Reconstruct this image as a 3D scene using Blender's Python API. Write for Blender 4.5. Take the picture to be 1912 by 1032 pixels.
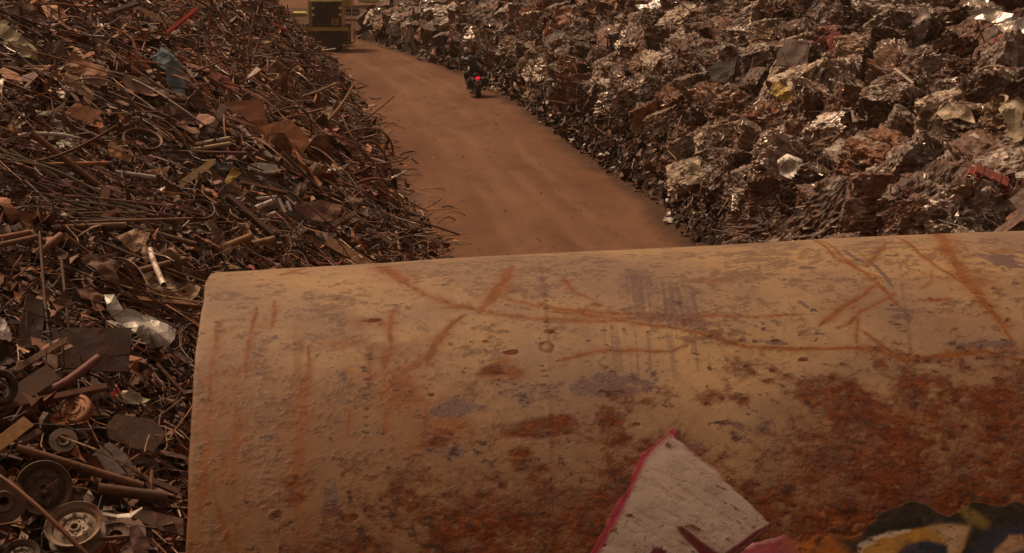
import bpy, bmesh, math, random
import numpy as np
from mathutils import Vector, Matrix, Euler, Quaternion

for _o in list(bpy.data.objects):
    bpy.data.objects.remove(_o, do_unlink=True)
random.seed(11)
RG = np.random.default_rng(11)
SC = bpy.context.scene
COL = SC.collection
R = math.radians
PI = math.pi

# ------------------------------------------------------------------ camera, light, exposure
FPX, HORIZON, CAMH = 2800.0, -114.0, 6.2          # focal length in pixels of a 1912 px wide frame
PITCH = math.atan((516 - HORIZON) / FPX)
cam_d = bpy.data.cameras.new('camera')
cam_d.sensor_width = 36.0
cam_d.lens = FPX / 1912 * 36.0
cam_d.clip_start = 0.1
cam_d.clip_end = 3000
cam = bpy.data.objects.new('camera', cam_d)
COL.objects.link(cam)
cam.location = (0, 0, CAMH)
cam.rotation_euler = (PI / 2 - PITCH, 0, 0)
SC.camera = cam

SUN_EL, SUN_AZ = 56.0, -48.0                       # azimuth clockwise from +Y (ahead of the camera)
world = bpy.data.worlds.new('World')
SC.world = world
world.use_nodes = True
wn, wl = world.node_tree.nodes, world.node_tree.links
wn.clear()
sky = wn.new('ShaderNodeTexSky')
sky.sky_type = 'NISHITA'
sky.sun_disc = False
sky.sun_elevation = R(SUN_EL)
sky.sun_rotation = R(SUN_AZ)
sky.dust_density = 6.0
sky.air_density = 1.0
hsv = wn.new('ShaderNodeHueSaturation')           # dusty overcast: little blue left, warm veil
hsv.inputs['Saturation'].default_value = 0.22
wl.new(sky.outputs[0], hsv.inputs['Color'])
tint = wn.new('ShaderNodeMixRGB')
tint.blend_type = 'MULTIPLY'
tint.inputs[0].default_value = 1.0
tint.inputs[2].default_value = (1.0, 0.66, 0.45, 1)
wl.new(hsv.outputs[0], tint.inputs[1])
bg = wn.new('ShaderNodeBackground')
bg.inputs[1].default_value = 0.082
wl.new(tint.outputs[0], bg.inputs[0])
wo = wn.new('ShaderNodeOutputWorld')
wl.new(bg.outputs[0], wo.inputs[0])

sun_d = bpy.data.lights.new('sun', 'SUN')
sun_d.energy = 2.5
sun_d.angle = R(11)
sun_d.color = (1.0, 0.73, 0.49)
sun = bpy.data.objects.new('sun', sun_d)
COL.objects.link(sun)
sun.rotation_euler = (R(90 - SUN_EL), 0, PI - R(SUN_AZ))
SC.view_settings.view_transform = 'Standard'
SC.view_settings.look = 'None'
SC.view_settings.exposure = 0.0
SC.view_settings.gamma = 1.0
try:
    SC.cycles.use_denoising = True
    SC.cycles.max_bounces = 6
    SC.cycles.diffuse_bounces = 3
    SC.cycles.glossy_bounces = 3
    SC.cycles.caustics_reflective = False
    SC.cycles.caustics_refractive = False
except Exception:
    pass

# ------------------------------------------------------------------ rays and surfaces
CAMP = np.array([0.0, 0.0, CAMH])
FWD = np.array([0, math.cos(PITCH), -math.sin(PITCH)])
RGT = np.array([1.0, 0, 0])
UPV = np.cross(RGT, FWD)


def ray(px, py):
    d = FWD + RGT * ((px - 956) / FPX) + UPV * ((516 - py) / FPX)
    return d / np.linalg.norm(d)


def project(p):
    d = np.asarray(p, float) - CAMP
    z = d @ FWD
    return 956 + FPX * (d @ RGT) / z, 516 - FPX * (d @ UPV) / z, z


def on_ground(px, py, h=0.0):
    d = ray(px, py)
    t = (h - CAMH) / d[2]
    return CAMP + d * t


def _hash(ix, iy, iz, s):
    h = (ix.astype(np.int64) * 374761393 + iy.astype(np.int64) * 668265263 + iz.astype(np.int64) * 2147483647 + s * 1274126177) & 0xFFFFFFFF
    h = ((h ^ (h >> 13)) * 1274126177) & 0xFFFFFFFF
    h = ((h ^ (h >> 16)) * 2246822519) & 0xFFFFFFFF
    return ((h ^ (h >> 15)) & 0xFFFFFF) / float(0xFFFFFF)


def vnoise(x, y, z=None, s=0):
    x = np.asarray(x, float)
    y = np.asarray(y, float)
    z = np.zeros_like(x) if z is None else np.asarray(z, float)
    ix, iy, iz = np.floor(x).astype(np.int64), np.floor(y).astype(np.int64), np.floor(z).astype(np.int64)
    fx, fy, fz = x - ix, y - iy, z - iz
    fx, fy, fz = [f * f * f * (f * (f * 6 - 15) + 10) for f in (fx, fy, fz)]
    r = 0
    for dx in (0, 1):
        wx = fx if dx else 1 - fx
        for dy in (0, 1):
            wy = fy if dy else 1 - fy
            for dz in (0, 1):
                wz = fz if dz else 1 - fz
                r = r + wx * wy * wz * _hash(ix + dx, iy + dy, iz + dz, s)
    return r


def fbm(x, y, z=None, s=0, o=4, g=0.5):
    a, t, r = 1.0, 0.0, 0.0
    for i in range(o):
        r = r + a * vnoise(np.asarray(x) * 2 ** i + 7.3 * i, np.asarray(y) * 2 ** i + 3.1 * i, None if z is None else np.asarray(z) * 2 ** i, s + i)
        t += a
        a *= g
    return r / t


def sstep(a, b, x):
    t = np.clip((x - a) / (b - a), 0, 1)
    return t * t * (3 - 2 * t)


LY = np.array([0, 8.4, 9.6, 11, 15, 20, 29, 37.4, 47.7, 60, 74, 85, 100, 130])
LX = np.array([-3.0, -3.0, -1.1, -0.6, -0.8, -1.2, -1.85, -3.35, -4.85, -6.9, -9.2, -10.9, -15, -24])
RY = np.array([0, 8, 12, 20, 31.3, 35.9, 43, 58, 71, 92, 110, 140])
RX = np.array([9.5, 7.5, 6.2, 4.9, 3.85, 3.55, 2.4, 0.4, -2.1, -8.2, -15, -27])


def d_left(x, y):
    return np.minimum(np.interp(y, LY, LX) - x, (83.0 - y) * 1.3)


def d_right(x, y):
    return np.minimum(x - np.interp(y, RY, RX), (98.0 - y) * 1.2)


def h_left(x, y):
    d = d_left(x, y)
    return np.where(d > 0, 10 * (1 - np.exp(-(0.76 + 0.5 * sstep(48, 72, y)) * np.maximum(d, 0) / 10)), 0.25 * np.maximum(d, -4))


def h_right(x, y):
    d = d_right(x, y)
    dd = np.maximum(d, 0)
    return np.where(d > 0, 12 * (1 - np.exp(-0.80 * dd / 12)) + 0.6 * (1 - np.exp(-dd / 0.8)), 0.25 * np.maximum(d, -4))


def hit(px, py, hf, lift=0.0):
    d = ray(px, py)
    t = np.arange(6.5, 160, 0.03)
    P = CAMP + d * t[:, None]
    h = np.maximum(hf(P[:, 0], P[:, 1]), 0) + lift
    k = np.argmax(P[:, 2] <= h)
    if P[k, 2] > h[k]:
        k = len(t) - 1
    return P[k]


def normal_of(hf, x, y):
    e = 0.15
    n = np.array([-(hf(x + e, y) - hf(x - e, y)) / (2 * e), -(hf(x, y + e) - hf(x, y - e)) / (2 * e), 1.0])
    return n / np.linalg.norm(n)


# ------------------------------------------------------------------ mesh helpers
def new_mesh(name, V, quads=None, tris=None, color=None, smooth=False, fattr=None):
    me = bpy.data.meshes.new(name)
    V = np.ascontiguousarray(V, dtype=np.float32)
    me.vertices.add(len(V))
    me.vertices.foreach_set('co', V.ravel())
    nq = 0 if quads is None else len(quads)
    nt = 0 if tris is None else len(tris)
    loops = []
    if nq:
        loops.append(np.asarray(quads, np.int32).ravel())
    if nt:
        loops.append(np.asarray(tris, np.int32).ravel())
    L = np.concatenate(loops)
    me.loops.add(len(L))
    me.loops.foreach_set('vertex_index', L)
    me.polygons.add(nq + nt)
    st = np.concatenate([np.arange(nq) * 4, nq * 4 + np.arange(nt) * 3]).astype(np.int32)
    me.polygons.foreach_set('loop_start', st)
    me.update(calc_edges=True)
    me.polygons.foreach_set('use_smooth', np.full(nq + nt, smooth))
    if color is not None:
        a = me.color_attributes.new('tint', 'FLOAT_COLOR', 'POINT')
        c = np.ones((len(V), 4), np.float32)
        c[:, :color.shape[1]] = color
        a.data.foreach_set('color', c.ravel())
    for k, v in (fattr or {}).items():
        a = me.attributes.new(k, 'FLOAT', 'POINT')
        a.data.foreach_set('value', np.ascontiguousarray(v, np.float32).ravel())
    me.validate()
    return me


def link(name, me, mat=None, parent=None, color=None):
    o = bpy.data.objects.new(name, me)
    COL.objects.link(o)
    if mat is not None and me is not None and not me.materials:
        me.materials.append(mat)
    if parent is not None:
        o.parent = parent
    if color is not None:
        o.color = color
    return o


def tag(o, label=None, cat=None, group=None, kind=None):
    if label:
        o['label'] = label
    if cat:
        o['category'] = cat
    if group:
        o['group'] = group
    if kind:
        o['kind'] = kind
    return o


def empty(name, loc, rot=(0, 0, 0)):
    o = bpy.data.objects.new(name, None)
    o.empty_display_size = 0.2
    o.location = loc
    o.rotation_euler = rot
    COL.objects.link(o)
    return o


class MB:
    """collects shapes for ONE mesh object"""

    def __init__(self):
        self.v, self.f = [], []

    def add(self, V, F):
        b = len(self.v)
        self.v += [tuple(map(float, p)) for p in V]
        self.f += [tuple(i + b for i in q) for q in F]
        return self

    def box(self, c, s, rot=None, bevel=0.0):
        bm = bmesh.new()
        bmesh.ops.create_cube(bm, size=1)
        for v in bm.verts:
            v.co = Vector((v.co.x * s[0], v.co.y * s[1], v.co.z * s[2]))
        if bevel:
            bmesh.ops.bevel(bm, geom=bm.edges[:], offset=bevel, segments=2, affect='EDGES')
        M = (rot.to_matrix() if rot is not None else Matrix.Identity(3))
        V = [M @ v.co + Vector(c) for v in bm.verts]
        bm.verts.index_update()
        F = [[v.index for v in f.verts] for f in bm.faces]
        bm.free()
        return self.add(V, F)

    def tube(self, pts, r, n=8, cap=True, hollow=0.0):
        pts = [Vector(p) for p in pts]
        rs = r if isinstance(r, (list, tuple)) else [r] * len(pts)
        V, F = [], []
        T = []
        for i in range(len(pts)):
            a, b = pts[max(i - 1, 0)], pts[min(i + 1, len(pts) - 1)]
            T.append((b - a).normalized())
        ref = Vector((0, 0, 1)) if abs(T[0].z) < 0.9 else Vector((1, 0, 0))
        u = T[0].cross(ref).normalized()

        def ring(rad_off):
            nonlocal u
            base = len(V)
            uu = u
            for i, p in enumerate(pts):
                uu = (uu - T[i] * uu.dot(T[i])).normalized()
                w = T[i].cross(uu)
                for k in range(n):
                    a = 2 * PI * k / n
                    V.append(p + (uu * math.cos(a) + w * math.sin(a)) * max(rs[i] - rad_off, 1e-4))
            return base
        b = ring(0)
        m = len(pts)
        for i in range(m - 1):
            for k in range(n):
                k2 = (k + 1) % n
                F.append((b + i * n + k, b + i * n + k2, b + (i + 1) * n + k2, b + (i + 1) * n + k))
        if hollow:
            c = ring(hollow)
            for i in range(m - 1):
                for k in range(n):
                    k2 = (k + 1) % n
                    F.append((c + i * n + k2, c + i * n + k, c + (i + 1) * n + k, c + (i + 1) * n + k2))
            for i in (0, m - 1):
                for k in range(n):
                    k2 = (k + 1) % n
                    q = (b + i * n + k, c + i * n + k, c + i * n + k2, b + i * n + k2)
                    F.append(q if i == 0 else q[::-1])
        elif cap:
            F.append(tuple(b + k for k in range(n))[::-1])
            F.append(tuple(b + (m - 1) * n + k for k in range(n)))
        return self.add(V, F)

    def lathe(self, prof, n=32, M=None, close=False):
        """prof = [(radius, z)], turned about z"""
        M = M or Matrix.Identity(4)
        V, F = [], []
        for (r_, z_) in prof:
            for k in range(n):
                a = 2 * PI * k / n
                V.append(M @ Vector((max(r_, 1e-4) * math.cos(a), max(r_, 1e-4) * math.sin(a), z_)))
        m = len(prof)
        for i in range(m if close else m - 1):
            j = (i + 1) % m
            for k in range(n):
                k2 = (k + 1) % n
                F.append((i * n + k, i * n + k2, j * n + k2, j * n + k))
        return self.add(V, F)

    def prism(self, poly, z0, z1, M=None):
        M = M or Matrix.Identity(4)
        n = len(poly)
        V = [M @ Vector((x, y, z0)) for x, y in poly] + [M @ Vector((x, y, z1)) for x, y in poly]
        F = [tuple(range(n))[::-1], tuple(range(n, 2 * n))]
        for k in range(n):
            k2 = (k + 1) % n
            F.append((k, k2, n + k2, n + k))
        return self.add(V, F)

    def mesh(self, name, smooth=False):
        me = bpy.data.meshes.new(name)
        me.from_pydata(self.v, [], self.f)
        if smooth:
            for p in me.polygons:
                p.use_smooth = True
            try:
                me.set_sharp_from_angle(angle=R(40))
            except Exception:
                pass
        me.update()
        return me

    def build(self, name, mat, parent=None, smooth=False, color=None):
        return link(name, self.mesh(name, smooth), mat, parent, color)


# ------------------------------------------------------------------ materials
def nt(name):
    m = bpy.data.materials.new(name)
    m.use_nodes = True
    t = m.node_tree
    t.nodes.clear()
    out = t.nodes.new('ShaderNodeOutputMaterial')
    b = t.nodes.new('ShaderNodeBsdfPrincipled')
    t.links.new(b.outputs[0], out.inputs[0])
    return m, t, b


def N(t, kind, **kw):
    n = t.nodes.new(kind)
    for k, v in kw.items():
        if k.startswith('i_'):
            key = k[2:]
            key = int(key) if key.isdigit() else key
            if isinstance(v, bpy.types.NodeSocket):
                t.links.new(v, n.inputs[key])
            else:
                n.inputs[key].default_value = v
        else:
            setattr(n, k, v)
    return n


def mixc(t, fac, a, b, mode='MIX'):
    n = t.nodes.new('ShaderNodeMixRGB')
    n.blend_type = mode
    for i, v in enumerate((fac, a, b)):
        if isinstance(v, bpy.types.NodeSocket):
            t.links.new(v, n.inputs[i])
        elif i == 0:
            n.inputs[0].default_value = v
        else:
            n.inputs[i].default_value = (*v, 1) if len(v) == 3 else v
    return n.outputs[0]


def math_(t, op, a, b=0.0, c=0.0, clamp=False):
    n = t.nodes.new('ShaderNodeMath')
    n.operation = op
    n.use_clamp = clamp
    for i, v in enumerate((a, b, c)):
        if isinstance(v, bpy.types.NodeSocket):
            t.links.new(v, n.inputs[i])
        else:
            n.inputs[i].default_value = v
    return n.outputs[0]


def ramp(t, fac, stops):
    n = t.nodes.new('ShaderNodeValToRGB')
    e = n.color_ramp.elements
    while len(e) < len(stops):
        e.new(0.5)
    for k, (p, c) in zip(e, stops):
        k.position = p
        k.color = (*c, 1) if len(c) == 3 else c
    t.links.new(fac, n.inputs[0])
    return n.outputs[0]


def lerpmap(t, v, a, b):
    n = t.nodes.new('ShaderNodeMapRange')
    n.interpolation_type = 'SMOOTHSTEP'
    t.links.new(v, n.inputs[0])
    n.inputs[1].default_value = a
    n.inputs[2].default_value = b
    return n.outputs[0]


def noise(t, vec, scale, detail=4, rough=0.55, dist=0.0):
    n = N(t, 'ShaderNodeTexNoise', i_Scale=scale, i_Detail=detail, i_Roughness=rough, i_Distortion=dist)
    if vec is not None:
        t.links.new(vec, n.inputs['Vector'])
    return n.outputs[0]


RUST_D, RUST_M, RUST_O = (0.050, 0.024, 0.015), (0.16, 0.068, 0.034), (0.30, 0.115, 0.038)


def make_scrap(name, from_attr=False, rust=0.5, cells=False):
    """scrap metal: own colour (object colour or per-piece attribute) under rust blooms; alpha = how bare and shiny the metal is"""
    m, t, b = nt(name)
    tc = N(t, 'ShaderNodeTexCoord')
    oi = N(t, 'ShaderNodeObjectInfo')
    if from_attr:
        at = N(t, 'ShaderNodeAttribute', attribute_name='tint')
        base, shine = at.outputs['Color'], at.outputs['Alpha']
        vec = tc.outputs['Object']
    else:
        base, shine = oi.outputs['Color'], oi.outputs['Alpha']
        off = N(t, 'ShaderNodeVectorMath', operation='SCALE')
        cx = N(t, 'ShaderNodeCombineXYZ', i_X=oi.outputs['Random'], i_Y=oi.outputs['Random'], i_Z=oi.outputs['Random'])
        t.links.new(cx.outputs[0], off.inputs[0])
        off.inputs['Scale'].default_value = 53.0
        ad = N(t, 'ShaderNodeVectorMath', operation='ADD')
        t.links.new(tc.outputs['Object'], ad.inputs[0])
        t.links.new(off.outputs[0], ad.inputs[1])
        vec = ad.outputs[0]
    n1 = noise(t, vec, 5.0, 6, 0.62)
    n2 = noise(t, vec, 23.0, 5, 0.6)
    rustc = ramp(t, n2, [(0.3, RUST_D), (0.52, RUST_M), (0.75, RUST_O)])
    if cells:
        vo = N(t, 'ShaderNodeTexVoronoi', i_Scale=4.2)
        t.links.new(vec, vo.inputs['Vector'])
        sp = N(t, 'ShaderNodeSeparateColor')
        t.links.new(vo.outputs['Color'], sp.inputs[0])
        at = N(t, 'ShaderNodeAttribute', attribute_name='tint')
        sa = N(t, 'ShaderNodeSeparateColor')
        t.links.new(at.outputs['Color'], sa.inputs[0])
        k = math_(t, 'FRACT', math_(t, 'ADD', sp.outputs[0], sa.outputs[0]))
        cellc = ramp(t, k, [(0.0, (0.045, 0.028, 0.020)), (0.30, (0.12, 0.062, 0.040)), (0.55, (0.20, 0.115, 0.070)), (0.70, (0.29, 0.235, 0.195)), (0.86, (0.54, 0.46, 0.385))])
        own = math_(t, 'MAXIMUM', math_(t, 'MULTIPLY', lerpmap(t, sp.outputs[1], 0.25, 0.95), 0.85), math_(t, 'MULTIPLY', sa.outputs[1], 0.75))
        base = mixc(t, own, base, cellc)
        shine = math_(t, 'MAXIMUM', shine, math_(t, 'MULTIPLY', sa.outputs[1], 0.72))
        shine = math_(t, 'MULTIPLY', shine, math_(t, 'ADD', 0.45, sp.outputs[2]))
    fac = lerpmap(t, n1, 0.60 - rust * 0.35, 0.72 - rust * 0.25)
    fac = math_(t, 'MULTIPLY', fac, math_(t, 'SUBTRACT', 1.0, math_(t, 'MULTIPLY', shine, 0.45)))
    col = mixc(t, fac, base, rustc)
    grime = lerpmap(t, noise(t, vec, 9.0, 4, 0.7), 0.35, 0.62)
    col = mixc(t, math_(t, 'MULTIPLY', grime, 0.30), col, (0.06, 0.035, 0.024))
    t.links.new(col, b.inputs['Base Color'])
    met = math_(t, 'MULTIPLY', shine, math_(t, 'SUBTRACT', 1.0, fac), clamp=True)
    t.links.new(met, b.inputs['Metallic'])
    ro = math_(t, 'SUBTRACT', 0.72, math_(t, 'MULTIPLY', met, 0.42))
    ro = math_(t, 'ADD', ro, math_(t, 'MULTIPLY', math_(t, 'SUBTRACT', n2, 0.5), 0.3))
    t.links.new(ro, b.inputs['Roughness'])
    bp = N(t, 'ShaderNodeBump', i_Strength=0.35, i_Distance=0.012)
    t.links.new(math_(t, 'ADD', n2, math_(t, 'MULTIPLY', n1, 1.5)), bp.inputs['Height'])
    t.links.new(bp.outputs[0], b.inputs['Normal'])
    return m


def make_plain(name, color, rough=0.6, metal=0.0, var=0.3, scale=12.0, emit=None, dust=0.0):
    m, t, b = nt(name)
    tc = N(t, 'ShaderNodeTexCoord')
    n1 = noise(t, tc.outputs['Object'], scale, 5, 0.6)
    dark = tuple(c * (1 - var) for c in color)
    lite = tuple(min(1, c * (1 + var)) for c in color)
    c = ramp(t, n1, [(0.3, dark), (0.7, lite)])
    if dust:
        n2 = noise(t, tc.outputs['Object'], scale * 0.3, 4, 0.6)
        c = mixc(t, math_(t, 'MULTIPLY', lerpmap(t, n2, 0.35, 0.7), dust), c, (0.20, 0.11, 0.06))
    t.links.new(c, b.inputs['Base Color'])
    b.inputs['Metallic'].default_value = metal
    t.links.new(math_(t, 'ADD', rough - 0.1, math_(t, 'MULTIPLY', n1, 0.2)), b.inputs['Roughness'])
    bp = N(t, 'ShaderNodeBump', i_Strength=0.15, i_Distance=0.01)
    t.links.new(n1, bp.inputs['Height'])
    t.links.new(bp.outputs[0], b.inputs['Normal'])
    if emit:
        b.inputs['Emission Color'].default_value = (*emit[:3], 1)
        b.inputs['Emission Strength'].default_value = emit[3]
    return m


M_SCRAP = make_scrap('scrap_metal', rust=0.36)
M_PAINTED = make_scrap('painted_scrap', rust=0.12)
M_BALE = make_scrap('crushed_metal', rust=0.35, cells=True)
M_LOOSE = make_scrap('loose_scrap', from_attr=True, rust=0.35)
M_RUBBER = make_plain('rubber', (0.030, 0.024, 0.021), 0.85, dust=0.5)


# ------------------------------------------------------------------ dirt
def make_dirt(name, fines=False):
    m, t, b = nt(name)
    tc = N(t, 'ShaderNodeTexCoord')
    mp = N(t, 'ShaderNodeMapping')
    if not fines:
        mp.inputs['Scale'].default_value = (1.0, 0.42, 1.0)
        mp.inputs['Rotation'].default_value = (0, 0, R(-10))
    t.links.new(tc.outputs['Object'], mp.inputs[0])
    v = mp.outputs[0]
    big = noise(t, v, 0.30, 6, 0.68, 0.6)
    mid = noise(t, v, 1.3, 6, 0.65, 0.3)
    fine = noise(t, v, 14.0, 5, 0.7)
    if fines:
        c = ramp(t, mid, [(0.3, (0.010, 0.006, 0.004)), (0.55, (0.024, 0.012, 0.008)), (0.75, (0.050, 0.024, 0.014))])  # fines darkened to near black: shade between the pieces is in the colour
    else:
        c = ramp(t, big, [(0.34, (0.118, 0.055, 0.031)), (0.50, (0.150, 0.072, 0.040)), (0.64, (0.178, 0.091, 0.051))])
        c = mixc(t, math_(t, 'MULTIPLY', lerpmap(t, mid, 0.50, 0.72), 0.50), c, (0.085, 0.038, 0.020))
        spk = noise(t, v, 5.0, 4, 0.75, 0.2)
        c = mixc(t, math_(t, 'MULTIPLY', lerpmap(t, spk, 0.60, 0.70), 0.55), c, (0.060, 0.027, 0.015))
        at = N(t, 'ShaderNodeAttribute', attribute_name='damp')
        wob = math_(t, 'ADD', at.outputs['Fac'], math_(t, 'MULTIPLY', math_(t, 'SUBTRACT', mid, 0.5), 0.7))
        c = mixc(t, math_(t, 'MULTIPLY', lerpmap(t, wob, 0.25, 0.85), 0.75), c, (0.050, 0.026, 0.017))
        at2 = N(t, 'ShaderNodeAttribute', attribute_name='rut')
        c = mixc(t, math_(t, 'MULTIPLY', at2.outputs['Fac'], 0.7), c, (0.225, 0.122, 0.072))
    c = mixc(t, math_(t, 'MULTIPLY', lerpmap(t, fine, 0.5, 0.8), 0.25), c, (0.06, 0.03, 0.02))
    t.links.new(c, b.inputs['Base Color'])
    b.inputs['Roughness'].default_value = 0.95
    b.inputs['Specular IOR Level'].default_value = 0.15
    bp = N(t, 'ShaderNodeBump', i_Strength=0.6, i_Distance=0.05)
    t.links.new(math_(t, 'ADD', mid, math_(t, 'MULTIPLY', fine, 0.35)), bp.inputs['Height'])
    t.links.new(bp.outputs[0], b.inputs['Normal'])
    return m


M_DIRT = make_dirt('packed_dirt')
M_FINES_SHADE = make_dirt('scrap_fines_shade', True)


def grid_mesh(name, X, Y, Z, keep=None, **kw):
    ny, nx = X.shape
    V = np.stack([X, Y, Z], -1).reshape(-1, 3)
    i = np.arange(ny * nx).reshape(ny, nx)
    q = np.stack([i[:-1, :-1], i[:-1, 1:], i[1:, 1:], i[1:, :-1]], -1).reshape(-1, 4)
    return new_mesh(name, V, quads=q, smooth=True, **kw)


# ground: one sheet to the horizon
gs = np.concatenate([-np.geomspace(1500, 60, 14), np.linspace(-50, 50, 21), np.geomspace(60, 1500, 14)])
GX, GY = np.meshgrid(gs, gs + 40)
damp0 = np.zeros(GX.size)
tag(link('ground', grid_mesh('ground', GX, GY, np.zeros_like(GX) - 0.06, fattr={'damp': damp0 + 0.3, 'rut': damp0}), M_DIRT), kind='structure')

# the haul road, curving between the heaps, with ruts
ys = np.concatenate([np.linspace(5, 60, 420), np.linspace(60.3, 140, 220)])
ss = np.linspace(0, 1, 90)
RYg = np.repeat(ys[:, None], len(ss), 1)
xl = np.interp(ys, LY, LX) - 1.5
xr = np.interp(ys, RY, RX) + 1.5
xr = np.where(ys > 92, xr + (ys - 92) * 1.2, xr)
RXg = xl[:, None] + (xr - xl)[:, None] * ss[None, :]
RZ = 0.03 * (fbm(RXg * 0.6, RYg * 0.15, s=3) - 0.5) + 0.010 * (fbm(RXg * 3, RYg * 1.2, s=5) - 0.5) + 0.004
cx = (xl + xr)[:, None] / 2
rut = np.zeros_like(RXg)
for off, w, dp in ((-1.15, 0.22, 0.035), (0.75, 0.20, 0.035), (-0.3, 0.30, 0.015), (1.5, 0.13, 0.02)):
    wig = 0.8 * (fbm(RYg * 0.09, RYg * 0 + off * 9, s=8, o=3) - 0.5) * 2
    g = np.exp(-((RXg - cx - off - wig) / w) ** 2) * sstep(0.2, 0.8, fbm(RYg * 0.35, RXg * 0.9, s=int(off * 10) + 40, o=4))
    RZ -= dp * g
    rut = np.maximum(rut, g * 0.8)
edge = np.minimum(RXg - np.interp(RYg, LY, LX), np.interp(RYg, RY, RX) - RXg)
damp = 1 - sstep(-0.3, 1.5, edge + 0.8 * (fbm(RXg * 0.8, RYg * 0.5, s=12) - 0.5))
RZ += 0.10 * np.clip(damp, 0, 1) * fbm(RXg * 1.5, RYg * 1.2, s=14)
tag(link('dirt_road', grid_mesh('dirt_road', RXg, RYg, RZ, fattr={'damp': damp.ravel(), 'rut': rut.ravel()}), M_DIRT), kind='structure')

# packed fines under each heap, coloured near black for the shade in gaps
for nm, hf, ddf, y0, y1, sgn, LYs, LXs in (('scrap_mound_left', h_left, d_left, 2, 84, -1, LY, LX), ('scrap_mound_right', h_right, d_right, 6, 99, 1, RY, RX)):
    yy = np.linspace(y0, y1, 380)
    dd = np.concatenate([np.linspace(-0.5, 10, 110), np.linspace(10.3, 34, 40)])
    MY = np.repeat(yy[:, None], len(dd), 1)
    MX = np.interp(yy, LYs, LXs)[:, None] + sgn * dd[None, :]
    inside = sstep(0.0, 1.2, ddf(MX, MY))
    MZ = hf(MX, MY) - 0.10 + inside * 0.42 * (fbm(MX * 0.9, MY * 0.9, s=21, o=5) - 0.55)
    MZ = np.maximum(MZ, -0.3)
    tag(link('scrap_mound', grid_mesh(nm, MX, MY, MZ), M_FINES_SHADE), kind='structure')


# ------------------------------------------------------------------ the steel tank in front
TR, TPSI, TTAU = 2.29563, 0.112171, 0.0273653
TC0 = np.array([-1.376118, 6.891869, TR + 0.03])
TA = np.array([math.cos(TTAU) * math.cos(TPSI), math.cos(TTAU) * math.sin(TPSI), math.sin(TTAU)])
TB = np.cross(TA, [0, 0, 1.0])
TB /= np.linalg.norm(TB)
if TB[1] > 0:
    TB = -TB
TCU = np.cross(TB, TA)
if TCU[2] < 0:
    TCU = -TCU
TLEN = 8.0


def on_tank(px, py):
    """(metres along the tank, metres round the tank from its waist) under a photo pixel"""
    d = ray(px, py)
    o = CAMP - TC0
    dp, op = d - TA * (d @ TA), o - TA * (o @ TA)
    A, B, C = dp @ dp, 2 * dp @ op, op @ op - TR * TR
    D = max(B * B - 4 * A * C, 0)
    P = o + d * ((-B - math.sqrt(D)) / (2 * A))
    return P @ TA, math.atan2(P @ TCU, P @ TB) * TR


def grade(lo, hi, a, b, fine, coarse):
    return np.concatenate([np.arange(lo, a, coarse), np.arange(a, b, fine), np.arange(b, hi + 1e-6, coarse)])


tu = np.unique(np.concatenate([[0.0, 0.004, 0.012, 0.022], np.arange(0.03, 4.75, 0.0055), np.arange(4.8, TLEN + .001, 0.1)]))
tv = np.concatenate([np.arange(-0.55, 4.28, 0.0065), np.arange(4.33, 2 * PI * TR - 0.56, 0.12)])
nu, nv = len(tu), len(tv)
Ug, Vg = np.meshgrid(tu, tv)
U, V_ = Ug.ravel(), Vg.ravel()


def seg_mask(poly, w0, w1=None, soft=0.6, wob=0.012, seed=0, taper=True):
    """soft stroke along a polyline given in photo pixels, laid on the tank's skin"""
    P = np.array([on_tank(*p) for p in poly])
    w1 = w0 if w1 is None else w1
    out = np.zeros(len(U), np.float32)
    wm = max(w0, w1) * 3 + wob * 3
    bb = (U > P[:, 0].min() - wm) & (U < P[:, 0].max() + wm) & (V_ > P[:, 1].min() - wm) & (V_ < P[:, 1].max() + wm)
    ii = np.nonzero(bb)[0]
    x = U[ii] + wob * (fbm(U[ii] * 6, V_[ii] * 6, s=seed + 60, o=3) - 0.5) * 2
    y = V_[ii] + wob * (fbm(U[ii] * 6, V_[ii] * 6, s=seed + 90, o=3) - 0.5) * 2
    L = np.concatenate([[0], np.cumsum(np.linalg.norm(np.diff(P, axis=0), axis=1))])
    best = np.full(len(ii), 9e9)
    along = np.zeros(len(ii))
    for k in range(len(P) - 1):
        a, e = P[k], P[k + 1] - P[k]
        l2 = max(e @ e, 1e-9)
        t = np.clip(((x - a[0]) * e[0] + (y - a[1]) * e[1]) / l2, 0, 1)
        d = np.hypot(x - a[0] - t * e[0], y - a[1] - t * e[1])
        m = d < best
        best[m] = d[m]
        along[m] = (L[k] + t[m] * math.sqrt(l2)) / L[-1]
    w = w0 + (w1 - w0) * along
    if taper:
        w = w * (0.35 + 0.65 * np.minimum(1, 6 * np.minimum(along, 1 - along) + 0.05))
    w = w * (0.65 + 0.7 * vnoise(along * 14, along * 0 + seed, s=seed))
    out[ii] = np.clip(1 - sstep(w * (1 - soft), w * (1 + soft), best), 0, 1)
    return out


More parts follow.
